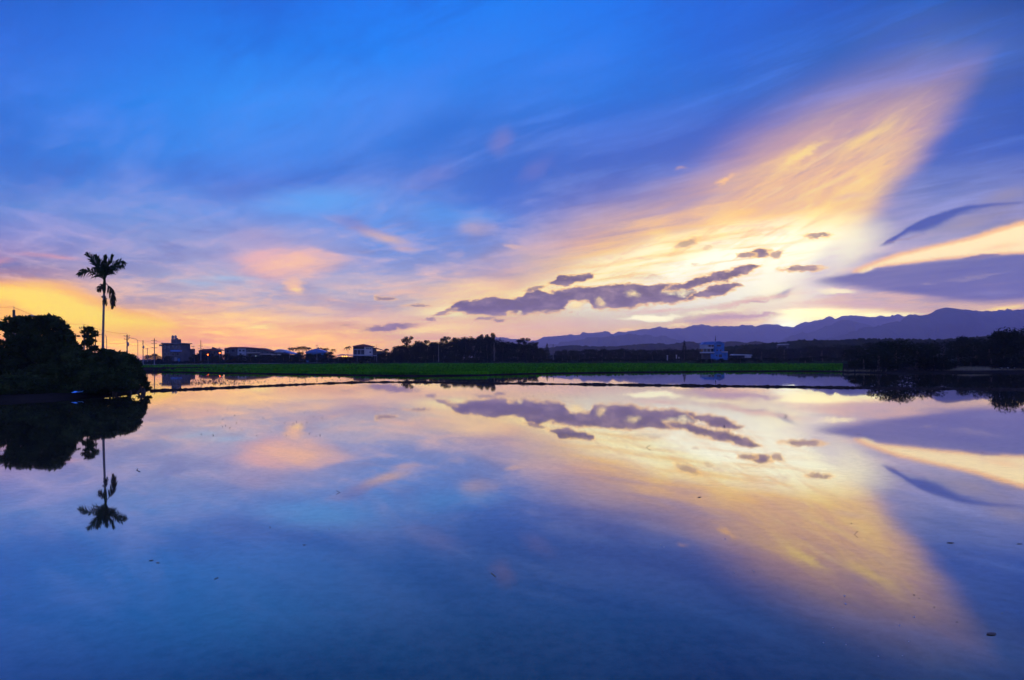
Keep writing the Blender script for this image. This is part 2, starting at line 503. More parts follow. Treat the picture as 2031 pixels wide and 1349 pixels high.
lay([(1745, 488), (1800, 452), (1840, 432), (1890, 416), (1950, 406), (2015, 401), (2031, 400)],
         [(1745, 487), (1800, 462), (1835, 455), (1870, 440), (1900, 424), (1950, 412), (2015, 403), (2031, 400)], 7, 12, 'plain',
    (72, 92, 178), 1880, 430, 0.95)
blob(1890, 425, 90, 12, 17, (88, 102, 178), 0.55, vec='EDGE')
blob(1845, 452, 50, 8, 20, (95, 108, 180), 0.6, vec='EDGE')
blob(1790, 474, 50, 4, 14, (150, 128, 165), 0.7, vec='EDGE')
blob(1655, 578, 62, 7, -4, (255, 240, 205), 0.95, vec='EDGE', inner=0.2)
blob(1780, 588, 110, 10, -3, (222, 182, 178), 0.8)
blob(1700, 603, 170, 11, -3, (205, 172, 188), 0.85)
blob(1700, 632, 210, 22, -2, (255, 242, 196), 1.0, inner=0.4, tex=False)
blob(1990, 608, 70, 10, 8, (255, 218, 140), 1.0, inner=0.2)
blob(1600, 560, 40, 60, 70, (220, 205, 222), 0.5)
blob(1480, 598, 170, 10, 8, (218, 178, 180), 0.85, vec='EDGE')
blob(1290, 617, 130, 10, 3, (222, 178, 180), 0.8)
blob(1290, 632, 78, 8, 3, (255, 248, 215), 1.0, vec='EDGE', inner=0.35)
blob(1420, 618, 90, 5, 5, (255, 240, 205), 0.9, vec='EDGE')
blob(1440, 630, 120, 9, 3, (178, 148, 180), 0.85, vec='EDGE', inner=0.2)
blob(1510, 627, 60, 7, 4, (182, 152, 180), 0.8, vec='EDGE')
blob(1350, 645, 35, 4, 0, (255, 222, 180), 0.9, vec='EDGE')
blob(1240, 655, 50, 5, 3, (252, 208, 170), 0.8, vec='EDGE')
blob(1500, 640, 60, 5, 3, (250, 215, 180), 0.8, vec='EDGE')
blob(1500, 600, 32, 5, 0, (160, 135, 172), 0.7, vec='EDGE')
blob(1110, 646, 190, 13, 3, (226, 182, 182), 0.4)
# ---- the dark cumulus strung across the glow
RIM = air(lin((255, 205, 150)), 1200, 590)


def dark(mask, a=1.0):
    """a grey-violet cloud seen against the light: lit fringe, shaded and broken body"""
    global sky
    mask = mt('MULTIPLY_ADD', mt('MULTIPLY', mt('SUBTRACT', PATCH, 0.5), 1.5), sstep(mask, 0.0, 0.35), mask)
    sky = mix(mt('MULTIPLY', sstep(mask, 0.0, 0.40), 0.8 * a), sky, RIM)
    body = mix(lmap(PATCH, 0.34, 0.68, 0.0, 1.0), air(lin((66, 72, 138)), 1150, 590), air(lin((160, 136, 164)), 1150, 590))
    thin = lmap(mt('ADD', PATCH, mt('MULTIPLY', mask, 0.35)), 0.34, 0.60, 0.15, 1.0)
    sky = mix(mt('MULTIPLY', mt('MULTIPLY', sstep(mask, 0.15, 0.95), thin), a), sky, body)


def cumulus(top, bot, st, sb):
    feat(span(top, bot), lambda: dark(band(top, bot, st, sb)))


cumulus([(862, 626), (885, 618), (905, 600), (930, 596), (955, 592), (1000, 593), (1030, 590), (1045, 578), (1062, 573), (1090, 580), (1120, 577), (1145, 570), (1200, 569), (1240, 564), (1280, 565), (1320, 565), (1360, 562), (1375, 575), (1390, 590)],
         [(862, 625), (900, 620), (940, 622), (985, 625), (1020, 618), (1050, 620), (1090, 616), (1120, 612), (1128, 598), (1160, 597), (1185, 611), (1195, 608), (1205, 610), (1250, 609), (1290, 603), (1340, 597), (1380, 592), (1390, 591)], 11, 15)
cumulus([(1320, 572), (1370, 556), (1410, 545), (1450, 535), (1490, 526), (1512, 527)],
         [(1320, 574), (1370, 570), (1410, 562), (1450, 555), (1480, 545), (1500, 534), (1512, 529)], 9, 12)
cumulus([(1355, 594), (1380, 585), (1400, 574), (1430, 565), (1455, 563), (1475, 568)],
         [(1355, 597), (1385, 594), (1410, 589), (1440, 582), (1460, 573), (1475, 570)], 9, 11)
cumulus([(1080, 562), (1100, 552), (1112, 545), (1140, 545), (1165, 542), (1180, 548)],
         [(1080, 563), (1100, 562), (1112, 569), (1140, 563), (1165, 556), (1180, 550)], 9, 11)


def puff(px, py, rx, ry, ang=0, a=1.0):
    u, v = uv(px, py)
    feat((px - rx - 60, py - ry - 40, px + rx + 60, py + ry + 40),
         lambda: dark(sstep(radius(EDGE, u, v, rx / F, ry / F, R(ang)), 1.3, 0.2), a))


puff(1508, 500, 24, 11, 14)
puff(1478, 507, 22, 5, 6, 0.8)
puff(1540, 503, 16, 8, 10, 0.7)
puff(1362, 482, 34, 9, 24, 0.6)
puff(1405, 491, 14, 5, 10, 0.3)
puff(1590, 533, 48, 7, 2, 0.85)
puff(1623, 467, 30, 6, -4, 0.75)
puff(1060, 572, 30, 6, 8, 0.8)
puff(1130, 618, 8, 3, 0, 0.7)
puff(990, 635, 20, 4, 6, 0.8)
puff(960, 632, 24, 4, 4, 0.7)
puff(770, 649, 66, 9, 4, 0.9)
puff(765, 590, 24, 5, -2, 0.8)
puff(830, 604, 34, 4, 2, 0.75)
puff(880, 620, 30, 4, 14, 0.7)
puff(855, 632, 14, 3, 0, 0.7)
puff(690, 645, 30, 3, 2, 0.4)
puff(1378, 527, 10, 4, 0, 0.3)
puff(1290, 550, 45, 7, 2, 0.25)
blob(1142, 606, 24, 11, 8, (255, 228, 175), 0.9, vec='EDGE', inner=0.0, tex=('PATCH', 0.36, 0.52, 0.0, 1.0))
blob(1190, 600, 13, 13, 0, (255, 222, 170), 0.8, vec='EDGE', inner=0.0, tex=('PATCH', 0.36, 0.52, 0.0, 1.0))
blob(1256, 585, 22, 12, 0, (255, 228, 175), 0.8, vec='EDGE', inner=0.0, tex=('PATCH', 0.36, 0.52, 0.0, 1.0))
blob(1352, 580, 44, 10, -4, (255, 240, 200), 1.0, vec='EDGE', inner=0.0, tex=('PATCH', 0.36, 0.52, 0.0, 1.0))
blob(1030, 617, 9, 5, 0, (255, 225, 175), 0.9, vec='EDGE')

# ---- the sky is put together from parts, each holding only the clouds that reach into it
BIG = 9999
ROWS = [-BIG, 290, 430, 545, BIG]
COLX = [-BIG, 350, 700, 1000, 1240, 1450, 1690, BIG]


def part_of_sky(x0, y0, x1, y1):
    global sky, NT, LK
    g = bpy.data.node_groups.new('western_sky', 'ShaderNodeTree')
    g.interface.new_socket('Shader', in_out='OUTPUT', socket_type='NodeSocketShader')
    keep = NT, LK
    NT, LK = g, g.links
    sky_coords()
    region_noise()
    sky = base_sky(x0, x1)
    veils()
    for (a, b, c, d, fn) in FEATS:
        if c > x0 and a < x1 and d > y0 and b < y1:
            fn()
    b = nd('ShaderNodeBackground')
    LK.new(sky, b.inputs[0])
    o = nd('NodeGroupOutput')
    LK.new(b.outputs[0], o.inputs[0])
    NT, LK = keep
    return g


PARTS = [[part_of_sky(COLX[i], ROWS[j], COLX[i + 1], ROWS[j + 1]) for i in range(len(COLX) - 1)] for j in range(len(ROWS) - 1)]
sky_coords()


def choose(fac, s0, s1):
    n = nd('ShaderNodeMixShader')
    LK.new(fac, n.inputs[0])
    LK.new(s0, n.inputs[1])
    LK.new(s1, n.inputs[2])
    return n.outputs[0]


def pick(gs, i, j, edges, val, conv, leaf):
    if j - i == 1:
        return leaf(gs[i])
    k = (i + j) // 2
    return choose(mt('GREATER_THAN', val, conv(edges[k])), pick(gs, i, k, edges, val, conv, leaf), pick(gs, k, j, edges, val, conv, leaf))


def group_node(g):
    n = nd('ShaderNodeGroup')
    n.node_tree = g
    return n.outputs[0]


def row_of_sky(gs):
    return pick(gs, 0, len(gs), COLX, U, lambda x: uv(x, 550)[0], group_node)


west = pick(PARTS[::-1], 0, len(PARTS), ROWS[::-1], V, lambda y: uv(1015, y)[1], row_of_sky)

# ---- overhead and behind the camera: clear, deepening blue
up = nd('ShaderNodeValToRGB')
els = up.color_ramp.elements
els[0].position, els[0].color = 0.0, (*lin((150, 165, 225)), 1)
els[1].position, els[1].color = 1.0, (*lin((85, 115, 240)), 1)
e = els.new(0.2)
e.color = (*lin((130, 150, 245)), 1)
e = els.new(0.55)
e.color = (*lin((95, 125, 250)), 1)
LK.new(mt('MAXIMUM', DZ, 0.0), up.inputs[0])
bg_up = nd('ShaderNodeBackground')
bg_up.inputs[1].default_value = 1.4
LK.new(up.outputs[0], bg_up.inputs[0])
front = mt('MULTIPLY', sstep(DY, 0.12, 0.5), sstep(V, 1.1, 0.70))
tex = nd('ShaderNodeTexSky', sky_type='NISHITA', sun_disc=False)
tex.sun_elevation = R(SUN_EL)
tex.sun_rotation = R(SUN_AZ)
bg1 = nd('ShaderNodeBackground')
bg1.inputs[1].default_value = 0.005
LK.new(tex.outputs[0], bg1.inputs[0])
add = nd('ShaderNodeAddShader')
LK.new(bg1.outputs[0], add.inputs[0])
LK.new(choose(front, bg_up.outputs[0], west), add.inputs[1])
wo = nd('ShaderNodeOutputWorld')
LK.new(add.outputs[0], wo.inputs['Surface'])
world.cycles.sampling_method = 'MANUAL'
world.cycles.sample_map_resolution = 512
#SKYEND

# ================================================================== helpers for meshes and objects
rng = np.random.default_rng(11)
random.seed(5)


def mesh_from(name, verts, faces, smooth=False):
    me = bpy.data.meshes.new(name)
    me.from_pydata([tuple(v) for v in verts], [], faces)
    me.update()
    if smooth:
        me.polygons.foreach_set('use_smooth', [True] * len(me.polygons))
    return me


def mesh_np(name, verts, faces, smooth=False):
    """verts (n,3) and faces (m,k) as arrays"""
    verts = np.asarray(verts, dtype=np.float32)
    faces = np.asarray(faces, dtype=np.int32)
    me = bpy.data.meshes.new(name)
    me.vertices.add(len(verts))
    me.vertices.foreach_set('co', verts.ravel())
    k = faces.shape[1]
    me.loops.add(faces.size)
    me.loops.foreach_set('vertex_index', faces.ravel())
    me.polygons.add(len(faces))
    me.polygons.foreach_set('loop_start', np.arange(0, faces.size, k, dtype=np.int32))
    me.update(calc_edges=True)
    me.validate()
    if smooth:
        me.polygons.foreach_set('use_smooth', [True] * len(me.polygons))
    return me


def link(name, me, mat=None, parent=None, loc=None):
    o = bpy.data.objects.new(name, me)
    C.objects.link(o)
    if mat is not None and me is not None and not me.materials:
        me.materials.append(mat)
    if parent is not None:
        o.parent = parent
    if loc is not None:
        o.location = loc
    return o


def tag(o, label, cat, group=None, kind=None):
    if label:
        o['label'] = label
    if cat:
        o['category'] = cat
    if group:
        o['group'] = group
    if kind:
        o['kind'] = kind
    return o


def root(name, loc, label, cat, group=None, rz=0.0, scale=None):
    o = bpy.data.objects.new(name, None)
    C.objects.link(o)
    o.empty_display_size = 0.3
    o.location = loc
    o.rotation_euler = (0, 0, rz)
    if scale is not None:
        o.scale = scale
    return tag(o, label, cat, group)


class MB:
    """collects boxes, tubes and plates into one mesh"""

    def __init__(self):
        self.v, self.f = [], []

    def add(self, vs, fs):
        n = len(self.v)
        self.v += [tuple(v) for v in vs]
        self.f += [tuple(i + n for i in f) for f in fs]
        return self

    def box(self, x0, x1, y0, y1, z0, z1):
        vs = [(x, y, z) for z in (z0, z1) for (x, y) in ((x0, y0), (x1, y0), (x1, y1), (x0, y1))]
        return self.add(vs, [(3, 2, 1, 0), (4, 5, 6, 7), (0, 1, 5, 4), (1, 2, 6, 5), (2, 3, 7, 6), (3, 0, 4, 7)])

    def tube(self, pts, rads, n=8, cap=True):
        pts = [Vector(p) for p in pts]
        if not hasattr(rads, '__len__'):
            rads = [rads] * len(pts)
        rings = []
        for i, p in enumerate(pts):
            t = (pts[min(i + 1, len(pts) - 1)] - pts[max(i - 1, 0)]).normalized()
            a = Vector((0, 0, 1)) if abs(t.z) < 0.9 else Vector((1, 0, 0))
            x = t.cross(a).normalized()
            y = t.cross(x)
            rings.append([p + (x * math.cos(2 * math.pi * k / n) + y * math.sin(2 * math.pi * k / n)) * rads[i] for k in range(n)])
        vs = [v for r in rings for v in r]
        fs = []
        for i in range(len(pts) - 1):
            for k in range(n):
                fs.append((i * n + k, i * n + (k + 1) % n, (i + 1) * n + (k + 1) % n, (i + 1) * n + k))
        if cap:
            fs.append(tuple(range(n)))
            fs.append(tuple((len(pts) - 1) * n + k for k in range(n))[::-1])
        return self.add(vs, fs)

    def prism(self, poly, y0, y1):
        """poly: (x, z) outline extruded from y0 to y1"""
        n = len(poly)
        vs = [(x, y0, z) for x, z in poly] + [(x, y1, z) for x, z in poly]
        fs = [tuple(range(n)), tuple(range(2 * n - 1, n - 1, -1))]
        fs += [(i, i + n, (i + 1) % n + n, (i + 1) % n) for i in range(n)]
        return self.add(vs, fs)

    def build(self, name, mat, parent=None, smooth=False):
        return link(name, mesh_from(name, self.v, self.f, smooth), mat, parent)


def fbm1(x, seed=0, octs=5, base=1.0, gain=0.5):
    out = np.zeros_like(x, dtype=float)
    amp, fr = 1.0, base
    for o in range(octs):
        r = np.random.default_rng(seed * 31 + o)
        t = r.uniform(-1, 1, 4096)
        q = x * fr + o * 17.3
        i = np.floor(q).astype(int)
        f = q - i
        f = f * f * (3 - 2 * f)
        out += amp * (t[i % 4096] * (1 - f) + t[(i + 1) % 4096] * f)
        amp *= gain
        fr *= 2
    return out


def fbm2(x, y, seed=0, octs=4, gain=0.5):
    out = np.zeros(np.broadcast(x, y).shape)
    amp, fr = 1.0, 1.0
    for o in range(octs):
        r = np.random.default_rng(seed * 57 + o)
        t = r.uniform(-1, 1, (256, 256))
        qx, qy = x * fr + o * 11.7, y * fr + o * 5.1
        ix, iy = np.floor(qx).astype(int), np.floor(qy).astype(int)
        fx, fy = qx - ix, qy - iy
        fx, fy = fx * fx * (3 - 2 * fx), fy * fy * (3 - 2 * fy)
        a = t[ix % 256, iy % 256] * (1 - fx) + t[(ix + 1) % 256, iy % 256] * fx
        b = t[ix % 256, (iy + 1) % 256] * (1 - fx) + t[(ix + 1) % 256, (iy + 1) % 256] * fx
        out += amp * (a * (1 - fy) + b * fy)
        amp *= gain
        fr *= 2
    return out


# ================================================================== materials
def material(name, c0, c1=None, scale=4.0, rough=0.85, bump=0.0, detail=5, spec=0.3, stretch=(1, 1, 1)):
    m = bpy.data.materials.new(name)
    m.use_nodes = True
    nt = m.node_tree
    b = nt.nodes['Principled BSDF']
    b.inputs['Roughness'].default_value = rough
    b.inputs['Specular IOR Level'].default_value = spec
    g = nt.nodes.new('ShaderNodeNewGeometry')
    mp = nt.nodes.new('ShaderNodeMapping')
    mp.inputs['Scale'].default_value = stretch
    nt.links.new(g.outputs['Position'], mp.inputs['Vector'])
    nz = nt.nodes.new('ShaderNodeTexNoise')
    nz.inputs['Scale'].default_value = scale
    nz.inputs['Detail'].default_value = detail
    nt.links.new(mp.outputs[0], nz.inputs['Vector'])
    rp = nt.nodes.new('ShaderNodeValToRGB')
    rp.color_ramp.elements[0].position = 0.3
    rp.color_ramp.elements[1].position = 0.7
    rp.color_ramp.elements[0].color = (*c0, 1)
    rp.color_ramp.elements[1].color = (*(c1 or c0), 1)
    nt.links.new(nz.outputs['Fac'], rp.inputs[0])
    nt.links.new(rp.outputs[0], b.inputs['Base Color'])
    if bump:
        bp = nt.nodes.new('ShaderNodeBump')
        bp.inputs['Strength'].default_value = 0.6
        bp.inputs['Distance'].default_value = bump
        nt.links.new(nz.outputs['Fac'], bp.inputs['Height'])
        nt.links.new(bp.outputs[0], b.inputs['Normal'])
    return m


def emitter(name, col, strength):
    m = bpy.data.materials.new(name)
    m.use_nodes = True
    nt = m.node_tree
    nt.nodes.clear()
    e = nt.nodes.new('ShaderNodeEmission')
    e.inputs[0].default_value = (*col, 1)
    e.inputs[1].default_value = strength
    o = nt.nodes.new('ShaderNodeOutputMaterial')
    nt.links.new(e.outputs[0], o.inputs[0])
    return m


M = dict(
    leaf=material('leaf', (0.010, 0.018, 0.006), (0.042, 0.060, 0.016), 0.9, 0.7, spec=0.0),
    leaf_dark=material('leaf_dark', (0.009, 0.015, 0.005), (0.032, 0.048, 0.013), 0.5, 0.8, spec=0.0),
    leaf_far=material('leaf_far', (0.008, 0.013, 0.006), (0.018, 0.026, 0.010), 0.15, 0.9, spec=0.0),
    palm=material('palm_leaf', (0.012, 0.022, 0.008), (0.025, 0.04, 0.012), 1.2, 0.6, spec=0.0),
    dry_frond=material('dry_frond', (0.025, 0.02, 0.01), (0.05, 0.04, 0.018), 2.0, 0.9, spec=0.0),
    bark=material('bark', (0.05, 0.04, 0.03), (0.11, 0.09, 0.07), 3.0, 0.9, 0.02, stretch=(1, 1, 0.3), spec=0.0),
    palm_bark=material('palm_bark', (0.10, 0.085, 0.07), (0.20, 0.17, 0.14), 2.5, 0.85, 0.01, stretch=(1, 1, 4)),
    mud=material('mud', (0.018, 0.013, 0.010), (0.04, 0.03, 0.022), 3.0, 0.75, 0.04, spec=0.0),
    soil=material('soil', (0.010, 0.009, 0.006), (0.024, 0.018, 0.012), 0.35, 0.9, 0.05, spec=0.0),
    rice=material('rice', (0.014, 0.065, 0.004), (0.06, 0.24, 0.006), 0.10, 0.7, stretch=(1, 4, 1), spec=0.0),
    verge=material('verge_grass', (0.014, 0.022, 0.010), (0.03, 0.04, 0.018), 0.5, 0.9, spec=0.0),
    straw=material('straw', (0.16, 0.13, 0.06), (0.26, 0.21, 0.11), 2.0, 0.9),
    asphalt=material('asphalt', (0.10, 0.10, 0.10), (0.16, 0.16, 0.16), 0.8, 0.85),
    concrete=material('concrete', (0.09, 0.085, 0.08), (0.16, 0.15, 0.14), 0.8, 0.85),
    wood=material('creosoted_wood', (0.05, 0.04, 0.03), (0.09, 0.075, 0.06), 3.0, 0.85),
    steel=material('galvanised_steel', (0.12, 0.12, 0.125), (0.2, 0.2, 0.21), 6.0, 0.5),
    wire=material('wire', (0.03, 0.03, 0.03), (0.05, 0.05, 0.05), 5.0, 0.6),
    white=material('white_wall', (0.20, 0.20, 0.21), (0.32, 0.32, 0.32), 0.35, 0.8),
    cream=material('cream_wall', (0.34, 0.28, 0.22), (0.46, 0.38, 0.30), 0.4, 0.8),
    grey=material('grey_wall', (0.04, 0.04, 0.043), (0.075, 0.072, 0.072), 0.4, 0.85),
    blue=material('blue_wall', (0.012, 0.08, 0.20), (0.03, 0.13, 0.30), 0.4, 0.7),
    blue_roof=material('blue_metal_roof', (0.05, 0.12, 0.30), (0.07, 0.17, 0.38), 0.6, 0.5),
    red_roof=material('red_metal_roof', (0.16, 0.045, 0.03), (0.26, 0.07, 0.05), 0.6, 0.6),
    grey_roof=material('grey_metal_roof', (0.20, 0.22, 0.25), (0.34, 0.36, 0.40), 0.6, 0.5),
    dark=material('window_dark', (0.012, 0.013, 0.016), (0.03, 0.03, 0.035), 1.0, 0.2, spec=0.5),
    plastic=material('blue_plastic', (0.10, 0.45, 0.9), (0.2, 0.6, 0.95), 6.0, 0.4),
    pale=material('pale_litter', (0.55, 0.55, 0.55), (0.75, 0.75, 0.75), 6.0, 0.6),
    bubble=material('foam', (0.25, 0.24, 0.22), (0.38, 0.36, 0.33), 40.0, 0.25, spec=0.5),
    twig=material('wet_twig', (0.03, 0.022, 0.015), (0.06, 0.045, 0.03), 20.0, 0.5),
    mountain=material('mountain_forest', (0.02, 0.035, 0.02), (0.05, 0.07, 0.035), 0.004, 0.95, detail=8, spec=0.0),
    hill=material('hill_forest', (0.008, 0.013, 0.006), (0.02, 0.028, 0.011), 0.03, 0.95, detail=8, spec=0.0),
    signal_red=emitter('signal_lamp', (1.0, 0.10, 0.01), 14.0),
    lamp_warm=emitter('warm_lamp', (1.0, 0.42, 0.06), 6.0),
)

# ---- the flooded paddy: still, shallow, silty water
wm = bpy.data.materials.new('paddy_water')
wm.use_nodes = True
nt = wm.node_tree
nt.nodes.clear()
g = nt.nodes.new('ShaderNodeNewGeometry')
mp = nt.nodes.new('ShaderNodeMapping')
mp.inputs['Scale'].default_value = (0.5, 0.9, 1.0)
nt.links.new(g.outputs['Position'], mp.inputs['Vector'])
n1 = nt.nodes.new('ShaderNodeTexNoise')
n1.inputs['Scale'].default_value = 0.9
n1.inputs['Detail'].default_value = 2
nt.links.new(mp.outputs[0], n1.inputs['Vector'])
bp = nt.nodes.new('ShaderNodeBump')
bp.inputs['Strength'].default_value = 1.0
bp.inputs['Distance'].default_value = 0.00005
nt.links.new(n1.outputs['Fac'], bp.inputs['Height'])
n2 = nt.nodes.new('ShaderNodeTexNoise')                         # drowned clods and weed on the bed
n2.inputs['Scale'].default_value = 7.0
n2.inputs['Detail'].default_value = 6
n2.inputs['Roughness'].default_value = 0.78
mp2 = nt.nodes.new('ShaderNodeMapping')
mp2.inputs['Scale'].default_value = (0.7, 1.0, 1.0)
nt.links.new(g.outputs['Position'], mp2.inputs['Vector'])
nt.links.new(mp2.outputs[0], n2.inputs['Vector'])
bed = nt.nodes.new('ShaderNodeValToRGB')
bed.color_ramp.elements[0].position = 0.34
bed.color_ramp.elements[0].color = (0.012, 0.010, 0.008, 1)
bed.color_ramp.elements[1].position = 0.56
bed.color_ramp.elements[1].color = (0.055, 0.045, 0.024, 1)
nt.links.new(n2.outputs['Fac'], bed.inputs[0])
df = nt.nodes.new('ShaderNodeBsdfDiffuse')
nt.links.new(bed.outputs[0], df.inputs['Color'])
gl = nt.nodes.new('ShaderNodeBsdfGlossy')
gl.inputs['Roughness'].default_value = 0.025
gl.inputs['Color'].default_value = (0.98, 0.97, 0.95, 1)
nt.links.new(bp.outputs[0], gl.inputs['Normal'])
lw = nt.nodes.new('ShaderNodeLayerWeight')
lw.inputs['Blend'].default_value = 0.5
cv = nt.nodes.new('ShaderNodeFloatCurve')
WATER_CURVE = [(0.0, 0.06), (0.30, 0.085), (0.46, 0.15), (0.59, 0.38), (0.72, 0.66), (0.82, 0.84), (0.92, 0.92), (1.0, 0.96)]
cc = cv.mapping.curves[0]
while len(cc.points) < len(WATER_CURVE):
    cc.points.new(0.5, 0.5)
for q, (x, y) in zip(cc.points, WATER_CURVE):
    q.location = (x, y)
    q.handle_type = 'AUTO_CLAMPED'
cv.mapping.update()
nt.links.new(lw.outputs['Facing'], cv.inputs['Value'])
ms = nt.nodes.new('ShaderNodeMixShader')
mo = nt.nodes.new('ShaderNodeMath')
mo.operation = 'MULTIPLY'
lm = nt.nodes.new('ShaderNodeMapRange')                          # a faint broken film on the surface
lm.inputs['From Min'].default_value = 0.30
lm.inputs['From Max'].default_value = 0.58
lm.inputs['To Min'].default_value = 0.90
lm.inputs['To Max'].default_value = 1.0
nt.links.new(n2.outputs['Fac'], lm.inputs['Value'])
nt.links.new(cv.outputs[0], mo.inputs[0])
nt.links.new(lm.outputs[0], mo.inputs[1])
nt.links.new(mo.outputs[0], ms.inputs[0])
nt.links.new(df.outputs[0], ms.inputs[1])
nt.links.new(gl.outputs[0], ms.inputs[2])
ou = nt.nodes.new('ShaderNodeOutputMaterial')
nt.links.new(ms.outputs[0], ou.inputs['Surface'])
M['water'] = wm

# ================================================================== land, water, dyke
SHORE = [G(-260, 820), G(-60, 800), G(0, 796), (G(60, 793)), G(150, 788), G(230, 782), G(285, 777), G(296, 774),
         G(290, 771), G(262, 768), G(238, 760), G(232, 750), G(250, 740)]
FAR = [G(x, y) for x, y in [(290, 738), (330, 738.6), (420, 740.2), (500, 741.6), (600, 743.2), (700, 744.9), (780, 746), (860, 746.4), (950, 745),
                            (1050, 742), (1150, 740.4), (1250, 739.2), (1400, 737.8), (1550, 736.8), (1650, 737.2), (1690, 738.5), (1730, 740.5), (1800, 741.5), (1900, 741), (2031, 741.5), (2200, 744)]]
POLY = np.array([(p.x, p.y) for p in SHORE + FAR] + [(110, 60), (90, 2.2), (-60, 2.2)])


def shore_dist(x, y):
    """signed distance to the water's edge, positive on land"""
    px, py = POLY[:, 0], POLY[:, 1]
    qx, qy = np.roll(px, -1), np.roll(py, -1)
    best = np.full(x.shape, 1e9)
    inside = np.zeros(x.shape, bool)
    for ax, ay, bx, by in zip(px, py, qx, qy):
        ex, ey = bx - ax, by - ay
        t = np.clip(((x - ax) * ex + (y - ay) * ey) / (ex * ex + ey * ey), 0, 1)
        best = np.minimum(best, np.hypot(x - ax - t * ex, y - ay - t * ey))
        cross = ((ay > y) != (by > y)) & (x < (bx - ax) * (y - ay) / (by - ay + 1e-12) + ax)
        inside ^= cross
    return np.where(inside, -best, best)


def axis(segs):
    out = []
    for a, b, s in segs:
        out += list(np.arange(a, b, s))
    return np.array(out + [segs[-1][1]], dtype=float)


gx = axis([(-1800, -300, 100), (-300, -110, 10), (-110, -70, 2), (-70, 130, 0.6), (130, 300, 10), (300, 2000, 100), (2000, 9500, 750)])
gy = axis([(-60, -10, 10), (-10, 24, 3), (24, 104, 0.6), (104, 140, 4), (140, 600, 20), (600, 2000, 100), (2000, 7850, 650)])
XX, YY = np.meshgrid(gx, gy)
sdist = shore_dist(XX, YY) + 0.22 * fbm2(XX * 0.7, YY * 0.7, 3, 3)
lump = fbm2(XX * 1.3, YY * 1.3, 8, 3)
ZZ = np.where(sdist < 0, np.maximum(-0.3, sdist * 0.35), np.minimum(np.where(YY > 60, 0.16, 0.30), sdist * 0.42) + 0.03 * lump * np.clip(sdist, 0, 1))
ZZ = np.where(YY < 4, np.clip((4 - YY) * 0.3, -0.3, 1.1) * np.where(YY < 2.2, 1, 0) + np.where(YY < 2.2, 0, ZZ), ZZ)
nx, ny = len(gx), len(gy)
idx = np.arange(nx * ny).reshape(ny, nx)
quads = np.stack([idx[:-1, :-1], idx[:-1, 1:], idx[1:, 1:], idx[1:, :-1]], -1).reshape(-1, 4)
tag(link('ground', mesh_np('ground', np.stack([XX, YY, ZZ], -1).reshape(-1, 3), quads, True), M['soil']), None, None, kind='structure')

w = MB()
w.add([(-160, 1, 0), (160, 1, 0), (160, 130, 0), (-160, 130, 0)], [(0, 1, 2, 3)])
tag(w.build('water', M['water']), None, None, kind='structure')

# the low mud dyke between the two paddies
DY_PX = [(286, 777.5), (300, 776), (350, 774), (400, 771.6), (500, 767.2), (600, 762.6), (700, 758.8), (760, 757.6), (850, 758.8), (1000, 760.8), (1100, 762),
         (1300, 764.6), (1500, 767), (1700, 769.6), (1850, 771.4), (2031, 773), (2250, 775)]
pts = [G(x, y) for x, y in DY_PX]
dx = np.array([p.x for p in pts])
dyy = np.array([p.y for p in pts])
L = np.concatenate([[0], np.cumsum(np.hypot(np.diff(dx), np.diff(dyy)))])
nn = int(L[-1] / 0.07)
sL = np.linspace(0, L[-1], nn)
cx, cy = np.interp(sL, L, dx), np.interp(sL, L, dyy)
cy = np.convolve(np.pad(cy, 60, mode='edge'), np.ones(121) / 121, 'valid')
hh = 0.125 + 0.035 * fbm1(sL, 4, 5, 0.6, 0.7) + 0.02 * fbm1(sL, 6, 3, 5.0, 0.7)
wd = 0.30 + 0.09 * fbm1(sL, 5, 4, 0.5)
ring = [(-1.0, -0.35), (-0.8, 0.05), (-0.5, 0.75), (0.0, 1.0), (0.5, 0.72), (0.8, 0.05), (1.0, -0.35)]
vs = []
for k, (a, b) in enumerate(ring):
    jx = 0.06 * fbm1(sL, 20 + k, 3, 3.0, 0.8)
    jz = 0.028 * fbm1(sL, 40 + k, 3, 4.0, 0.8) if 0 < k < 6 else 0
    vs.append(np.stack([cx, cy + a * wd + jx, np.maximum(-0.1, b * hh + jz)], -1))
vs = np.stack(vs, 1).reshape(-1, 3)
k = len(ring)
idx = np.arange(nn * k).reshape(nn, k)
quads = np.stack([idx[:-1, :-1], idx[1:, :-1], idx[1:, 1:], idx[:-1, 1:]], -1).reshape(-1, 4)
tag(link('mud_dyke', mesh_np('mud_dyke', vs, quads, False), M['mud']), None, None, kind='structure')

# the young rice beyond, and the rough verge and lane behind it
fx = np.array([p.x for p in FAR])
fy = np.array([p.y for p in FAR])


def strip(name, near, far, z0, z1, mat, x0, x1, n=160, kind='structure'):
    xs = np.linspace(x0, x1, n)
    rows = []
    for t in np.linspace(0, 1, 8):
        ya, yb = near(xs), far(xs)
        rows.append(np.stack([xs * (1 + 0 * t), ya + (yb - ya) * t, np.full(n, z0 + (z1 - z0) * t) + 0.02 * fbm1(xs * 0.4, int(t * 7), 3)], -1))
    v = np.stack(rows, 0).reshape(-1, 3)
    idx = np.arange(n * 8).reshape(8, n)
    q = np.stack([idx[:-1, :-1], idx[:-1, 1:], idx[1:, 1:], idx[1:, :-1]], -1).reshape(-1, 4)
    return tag(link(name, mesh_np(name, v, q, True), mat), None, None, kind=kind)


